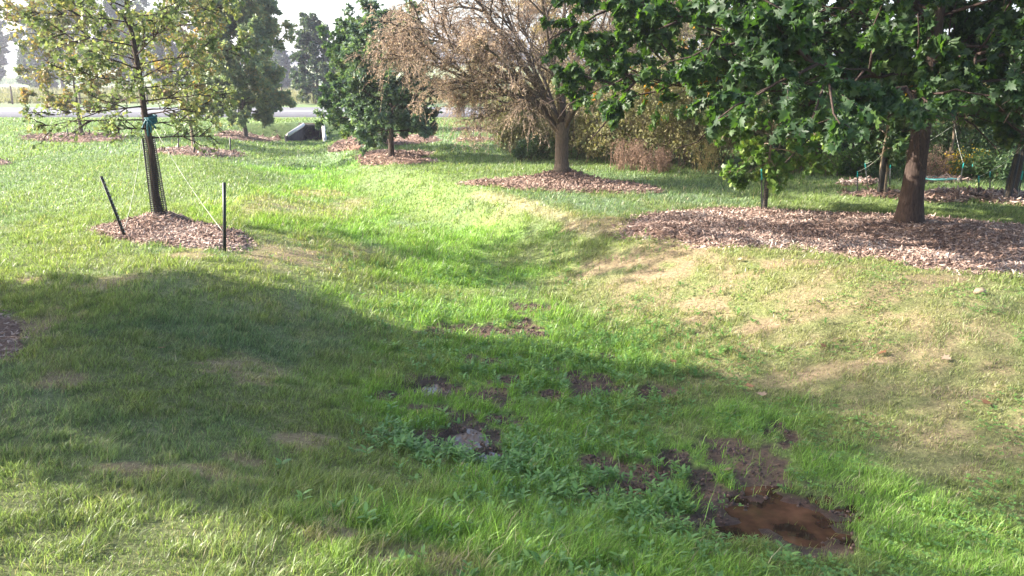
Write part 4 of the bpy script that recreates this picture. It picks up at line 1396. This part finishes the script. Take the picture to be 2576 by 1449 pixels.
rng = np.random.default_rng(200)
def grass_band(y0, y1, dens, hm, wm):
    W = lambda yy: .66 * yy + 1.2
    area = .66 * (y1 ** 2 - y0 ** 2) + 2.4 * (y1 - y0)
    n = int(area * dens)
    y = y0 + (y1 - y0) * rng.random(n * 2)
    x = (rng.random(n * 2) * 2 - 1) * W(y1)
    k = np.abs(x) < W(y)
    x, y = x[k][:n], y[k][:n]
    mk = masks(x, y)
    mud, bare, lush, dry, st = mk
    cl = fbm(x, y, .16, 201, 2)
    pk = np.clip(1 - mud * .95, 0, 1) * (1 - .6 * bare) * (1 - .35 * dry * sst(.45, .6, cl))
    pk = pk * (.55 + .9 * sst(.3, .6, cl))
    keep = (rng.random(len(x)) < pk * (1 - .9 * pudmask(x, y))) & ~bedmask(x + rng.normal(size=len(x)) * .035, y + rng.normal(size=len(x)) * .035, 1.0)
    x, y = x[keep], y[keep]
    mud, bare, lush, dry, st = [m_[keep] for m_ in mk]
    cl = cl[keep]
    n = len(x)
    c = lawncolor(x, y, (mud, bare, lush, dry, st))
    rr_ = rng.random(n)
    straw = rr_ < (.05 + .10 * dry + .3 * bare + .7 * st)
    c = np.where(straw[:, None], G_STRAW * (.7 + .5 * rng.random(n))[:, None], c * (.5 + 1.1 * rng.random(n) ** 1.3)[:, None])
    big = fbm(x, y, .9, 211, 2)
    h = hm * (.55 + .75 * rng.random(n)) * (1 + .65 * lush * sst(.35, .65, cl) + .35 * sst(.5, .65, big)) * (1 - .4 * dry * (1 - lush)) * (1 - .35 * bare)
    # taller tufts in the wet floor
    tall = (rng.random(n) < .12 * lush * sst(.5, .62, fbm(x, y, .5, 213, 2)))
    h = np.where(tall, h * 1.7, h)
    h = h * (.6 + .9 * sst(.35, .65, fbm(x, y, .11, 219, 2)))
    z = ground_z(x, y, mud)
    lean = np.zeros((n, 3))
    lean[:, 0] = .25 + .35 * (fbm(x, y, .8, 215) - .5)
    lean[:, 1] = -.05 + .7 * (fbm(x, y, .8, 217) - .5)
    wd = wm * (.6 + .7 * rng.random(n)) * (1 + .4 * tall)
    return blades(x, y, z, h, wd, c, lean, rng)

parts = [grass_band(1.9, 4, 12500, .044, .0034), grass_band(4, 7, 8000, .042, .0042), grass_band(7, 12, 3000, .05, .006), grass_band(12, 20, 1000, .05, .010), grass_band(20, 37.2, 260, .06, .02)]
off = 0
Vs, Qs, Ts, Cs = [], [], [], []
for V, Q, T, C_ in parts:
    Vs.append(V)
    Qs.append(Q + off)
    Ts.append(T + off)
    Cs.append(C_)
    off += len(V)
print('blades', off / 5)
me = mesh_np('lawn_grass', np.concatenate(Vs), [np.concatenate(Qs), np.concatenate(Ts)], {'col': np.concatenate(Cs)})
me.materials.append(M['grass'])
o = bpy.data.objects.new('lawn_grass', me)
COL.objects.link(o)
tag(o, 'uneven lawn grass, lush in the swale and dry on the bank', 'grass', kind='stuff')
del Vs, Qs, Ts, Cs, parts

# broad-leaved weeds in the wet floor
WEEDS = [gp(*q) for q in [(1060, 1120, 70, 30), (1130, 830, 160, 50), (1250, 1130, 120, 40), (1600, 1200, 120, 60), (1700, 1290, 120, 50), (1480, 1000, 160, 60), (1450, 860, 200, 60), (1350, 1200, 160, 50), (1500, 1380, 300, 80), (1300, 930, 180, 40), (1650, 900, 160, 60), (1180, 700, 300, 30)]]
n_ = 4200
ci = rng.integers(0, len(WEEDS), n_)
Wd = np.array(WEEDS)[ci]
x = Wd[:, 0] + rng.normal(size=n_) * Wd[:, 2] * .8
y = Wd[:, 1] + rng.normal(size=n_) * Wd[:, 3] * .8
mk = masks(x, y)
k = (rng.random(n_) > np.maximum(mk[0] * .93, pudmask(x, y) * .98))
x, y = x[k], y[k]
z = ground_z(x, y, mk[0][k])
n_ = len(x)
hh = .02 + .06 * rng.random(n_)
nl_ = 6
az = rng.random((n_, 1)) * 6.28 + np.arange(nl_) * 2.1 + rng.random((n_, nl_)) * .6
lvl = np.linspace(.35, 1, nl_)[None]
pos = np.stack([np.broadcast_to(x[:, None], az.shape), np.broadcast_to(y[:, None], az.shape), z[:, None] + hh[:, None] * lvl], -1).reshape(-1, 3)
A = unit(np.stack([np.cos(az), np.sin(az), .35 + .4 * rng.random(az.shape)], -1).reshape(-1, 3))
B = unit(np.cross(np.array([0, 0, 1.0]), A))
LANCE = (np.array([(0, 0, 0), (.3, .17, .03), (.65, .15, .0), (1, 0, -.12), (.65, -.15, .0), (.3, -.17, .03)]), [[(0, 1, 5)], [(1, 2, 4, 5)], [(2, 3, 4)]])
mb = MB()
mb.stamps(LANCE[0], LANCE[1], pos, A, B, np.cross(A, B), np.repeat(.016 + .044 * rng.random(n_) ** 1.6, nl_), np.clip(np.repeat(rng.random(n_), nl_) * .8 + rng.random(n_ * nl_) * .2, 0, 1))
s_ = np.linspace(0, 1, 3)
st = np.stack([x, y, z], 1)[:, None] + np.array([0, 0, 1.0]) * (hh[:, None] * s_)[..., None]
mb.tubes(st, .0015, 3, cap=False, tint=.5)
tag(mb.build('broad_weeds', M['weed']), 'leafy broad-leaved weeds over the wet swale floor', 'weeds', kind='stuff')
# clover on the near bank
n_ = 9000
y = 2.3 + 6 * rng.random(n_)
x = y * .1 + rng.random(n_) * (y * .62)
cl = fbm(x, y, .35, 301)
k = cl > .5
x, y = x[k], y[k]
mk = masks(x, y)
k = (mk[0] < .3) & (mk[1] < .4) & ~bedmask(x, y, 1.03)
x, y = x[k], y[k]
n_ = len(x)
z = ground_z(x, y, mk[0][k]) + .018 + .025 * rng.random(n_)
az = rng.random((n_, 1)) * 6.28 + np.arange(3) * 2.094
pos = np.repeat(np.stack([x, y, z], 1), 3, 0)
A = unit(np.stack([np.cos(az), np.sin(az), .25 + .2 * rng.random(az.shape)], -1).reshape(-1, 3))
B = unit(np.cross(np.array([0, 0, 1.0]), A))
OV = (np.array([(0, 0, 0), (.4, .4, .03), (.9, .35, .05), (1, 0, 0), (.9, -.35, .05), (.4, -.4, .03)]), [[(0, 1, 5)], [(1, 2, 4, 5)], [(2, 3, 4)]])
mb = MB()
mb.stamps(OV[0], OV[1], pos, A, B, np.cross(A, B), np.repeat(.012 + .009 * rng.random(n_), 3), np.repeat(rng.random(n_), 3))
tag(mb.build('clover', M['weed']), 'small clover leaves scattered on the near bank', 'clover', kind='stuff')

# mud clods
n_ = 5200
ci = rng.integers(0, len(MUD), n_)
Md = np.array(MUD)[ci]
x = Md[:, 0] + rng.normal(size=n_) * Md[:, 2] * .5
y = Md[:, 1] + rng.normal(size=n_) * Md[:, 3] * .5
mk = masks(x, y)
k = mk[0] > .4
x, y = x[k], y[k]
z = ground_z(x, y, mk[0][k])
n_ = len(x)
ico = [(0, 0, 1)] + [(.89 * math.cos(t_), .89 * math.sin(t_), .45) for t_ in np.arange(5) * 1.2566] + [(.89 * math.cos(t_ + .63), .89 * math.sin(t_ + .63), -.45) for t_ in np.arange(5) * 1.2566] + [(0, 0, -1)]
icf = [(0, i + 1, (i + 1) % 5 + 1) for i in range(5)] + [(i + 1, i + 6, (i + 1) % 5 + 1) for i in range(5)] + [((i + 1) % 5 + 1, i + 6, (i + 1) % 5 + 6) for i in range(5)] + [(11, (i + 1) % 5 + 6, i + 6) for i in range(5)]
A = rvec(n_, rng)
B = unit(np.cross(A, rvec(n_, rng)))
mb = MB()
mb.stamps(np.array(ico) * np.array([1, .8, .6]), [icf], np.stack([x, y, z + .002], 1), A, B, np.cross(A, B), .004 + .013 * rng.random(n_) ** 2, rng.random(n_))
M['mud'] = plainmat('mud', (.05, .03, .023), (.13, .08, .055), 30, .75, .004, (1, 1, 1), .4, tint=.5)
tag(mb.build('mud_clods', M['mud']), 'crumbly dark mud lumps around the puddles', 'mud', kind='stuff')

# fallen leaves and a stone
def fallen(px, py, size, mat, label, rz, curl=.25):
    c = P(px, py)
    mk_ = masks(np.array([c[0]]), np.array([c[1]]))
    z_ = float(ground_z(np.array([c[0]]), np.array([c[1]]), mk_[0])[0])
    V = MAPLE[0].copy()
    V[:, 2] += curl * (V[:, 0] - .4) ** 2 * 1.5 + curl * np.abs(V[:, 1]) * 1.4
    ca, sa = math.cos(rz), math.sin(rz)
    V[:, 0] -= .4
    V = np.stack([V[:, 0] * ca - V[:, 1] * sa, V[:, 0] * sa + V[:, 1] * ca, V[:, 2]], 1) * size * .72
    V2 = V + np.array([0, 0, -.0012])
    k_ = len(V)
    mb = MB()
    mb.add(np.concatenate([V, V2]), [MAPLE[1][0], np.array(MAPLE[1][0])[:, ::-1] + k_], rng.random())
    mb.tubes(np.array([V[1], V[1] + (V[1] - V[0]) * .9 + np.array([0, 0, .01])]), [.0015, .0012], 4)
    o = mb.build('fallen_leaf', M[mat])
    o.location = (c[0], c[1], z_ + .035)
    o.rotation_euler = (.25 * math.sin(rz * 5), .3 * math.cos(rz * 3), 0)
    tag(o, label, 'fallen leaf', 'fallen leaves on the lawn')
for a_ in [(1695, 919, .09, 'dead_leaf', 'brown curled leaf at the foot of the dry bank beside the mud', .5), (1884, 981, .1, 'dead_leaf', 'rusty curled leaf at the edge of the big shadow', 1.7),
           (1915, 1003, .1, 'pale_leaf', 'tan leaf just below the rusty one at the shadow edge', 2.6), (2218, 868 + 30, .1, 'dead_leaf', 'dark brown leaf standing up beside the bare patch', 3.3),
           (2108, 862, .1, 'pale_leaf', 'pale star-shaped leaf above the bare patch on the bank', .9), (2070, 880, .08, 'dead_leaf', 'dark leaf lying just left of the pale star-shaped leaf', 4.2),
           (2380, 913, .1, 'pale_leaf', 'long tan leaf in the dry grass right of the bare patch', 5.1), (2058, 768, .08, 'pale_leaf', 'small pale leaf high on the bank below the chip bed', .2),
           (1774, 795, .09, 'pale_leaf', 'tan leaf on the bare scrape low on the bank', 2.2), (1829, 1194, .1, 'pale_leaf', 'crumpled tan leaf lying on the dark mud', 1.1),
           (2478, 1024, .09, 'dead_leaf', 'brown leaf in the grass near the photo edge', 3.9), (1860, 660, .08, 'pale_leaf', 'pale leaf just under the edge of the maple chip bed', 2.9),
           (79, 770, .06, 'dead_leaf', 'small orange leaf near the dark mulch in the big shade', 2.0), (410, 886, .06, 'dead_leaf', 'small orange leaf in the middle of the shaded lawn', .7),
           (1130, 1268 - 160, .05, 'pale_leaf', 'tiny pale leaf floating by the bright puddle', 1.9), (2200, 536, .1, 'dead_leaf', 'brown leaf on the lawn edge above the maple bed', 1.9)]:
    fallen(*a_)
c = P(2464, 742)
mb = MB()
rs = np.random.default_rng(3)
t1_ = np.linspace(0, math.pi, 9)
t2_ = np.linspace(0, 2 * math.pi, 14, endpoint=False)
V = []
for a_ in t1_:
    for b2 in t2_:
        r_ = .045 * (1 + .35 * (vn(np.array([b2 * 1.3 + 3]), np.array([a_ * 2.1]), .8, 3)[0] - .5))
        V.append((r_ * 1.3 * math.sin(a_) * math.cos(b2), r_ * math.sin(a_) * math.sin(b2), r_ * .7 * math.cos(a_)))
Fq = [(i * 14 + j, (i + 1) * 14 + j, (i + 1) * 14 + (j + 1) % 14, i * 14 + (j + 1) % 14) for i in range(8) for j in range(14)]
mb.add(V, [Fq])
o = mb.build('stone', M['stone'])
o.location = (c[0], c[1], c[2] + .03)
tag(o, 'small tan stone on the dry bank below the chip bed', 'stone')

# ------------------------------------------------------------------ haze
HAZE = True
if HAZE:
    mb = MB()
    mb.box((-900, -28, -3.2), (900, 1300, 31))
    m, n, out = newmat('haze')
    v = nd(n, 'ShaderNodeVolumePrincipled')
    v.inputs['Color'].default_value = (.86, .86, 1.0, 1)
    v.inputs['Density'].default_value = .001
    v.inputs['Anisotropy'].default_value = .45
    n.links.new(v.outputs[0], out.inputs['Volume'])
    o = mb.build('haze', m)
    tag(o, 'thin pale haze softening the far trees', 'haze', kind='stuff')
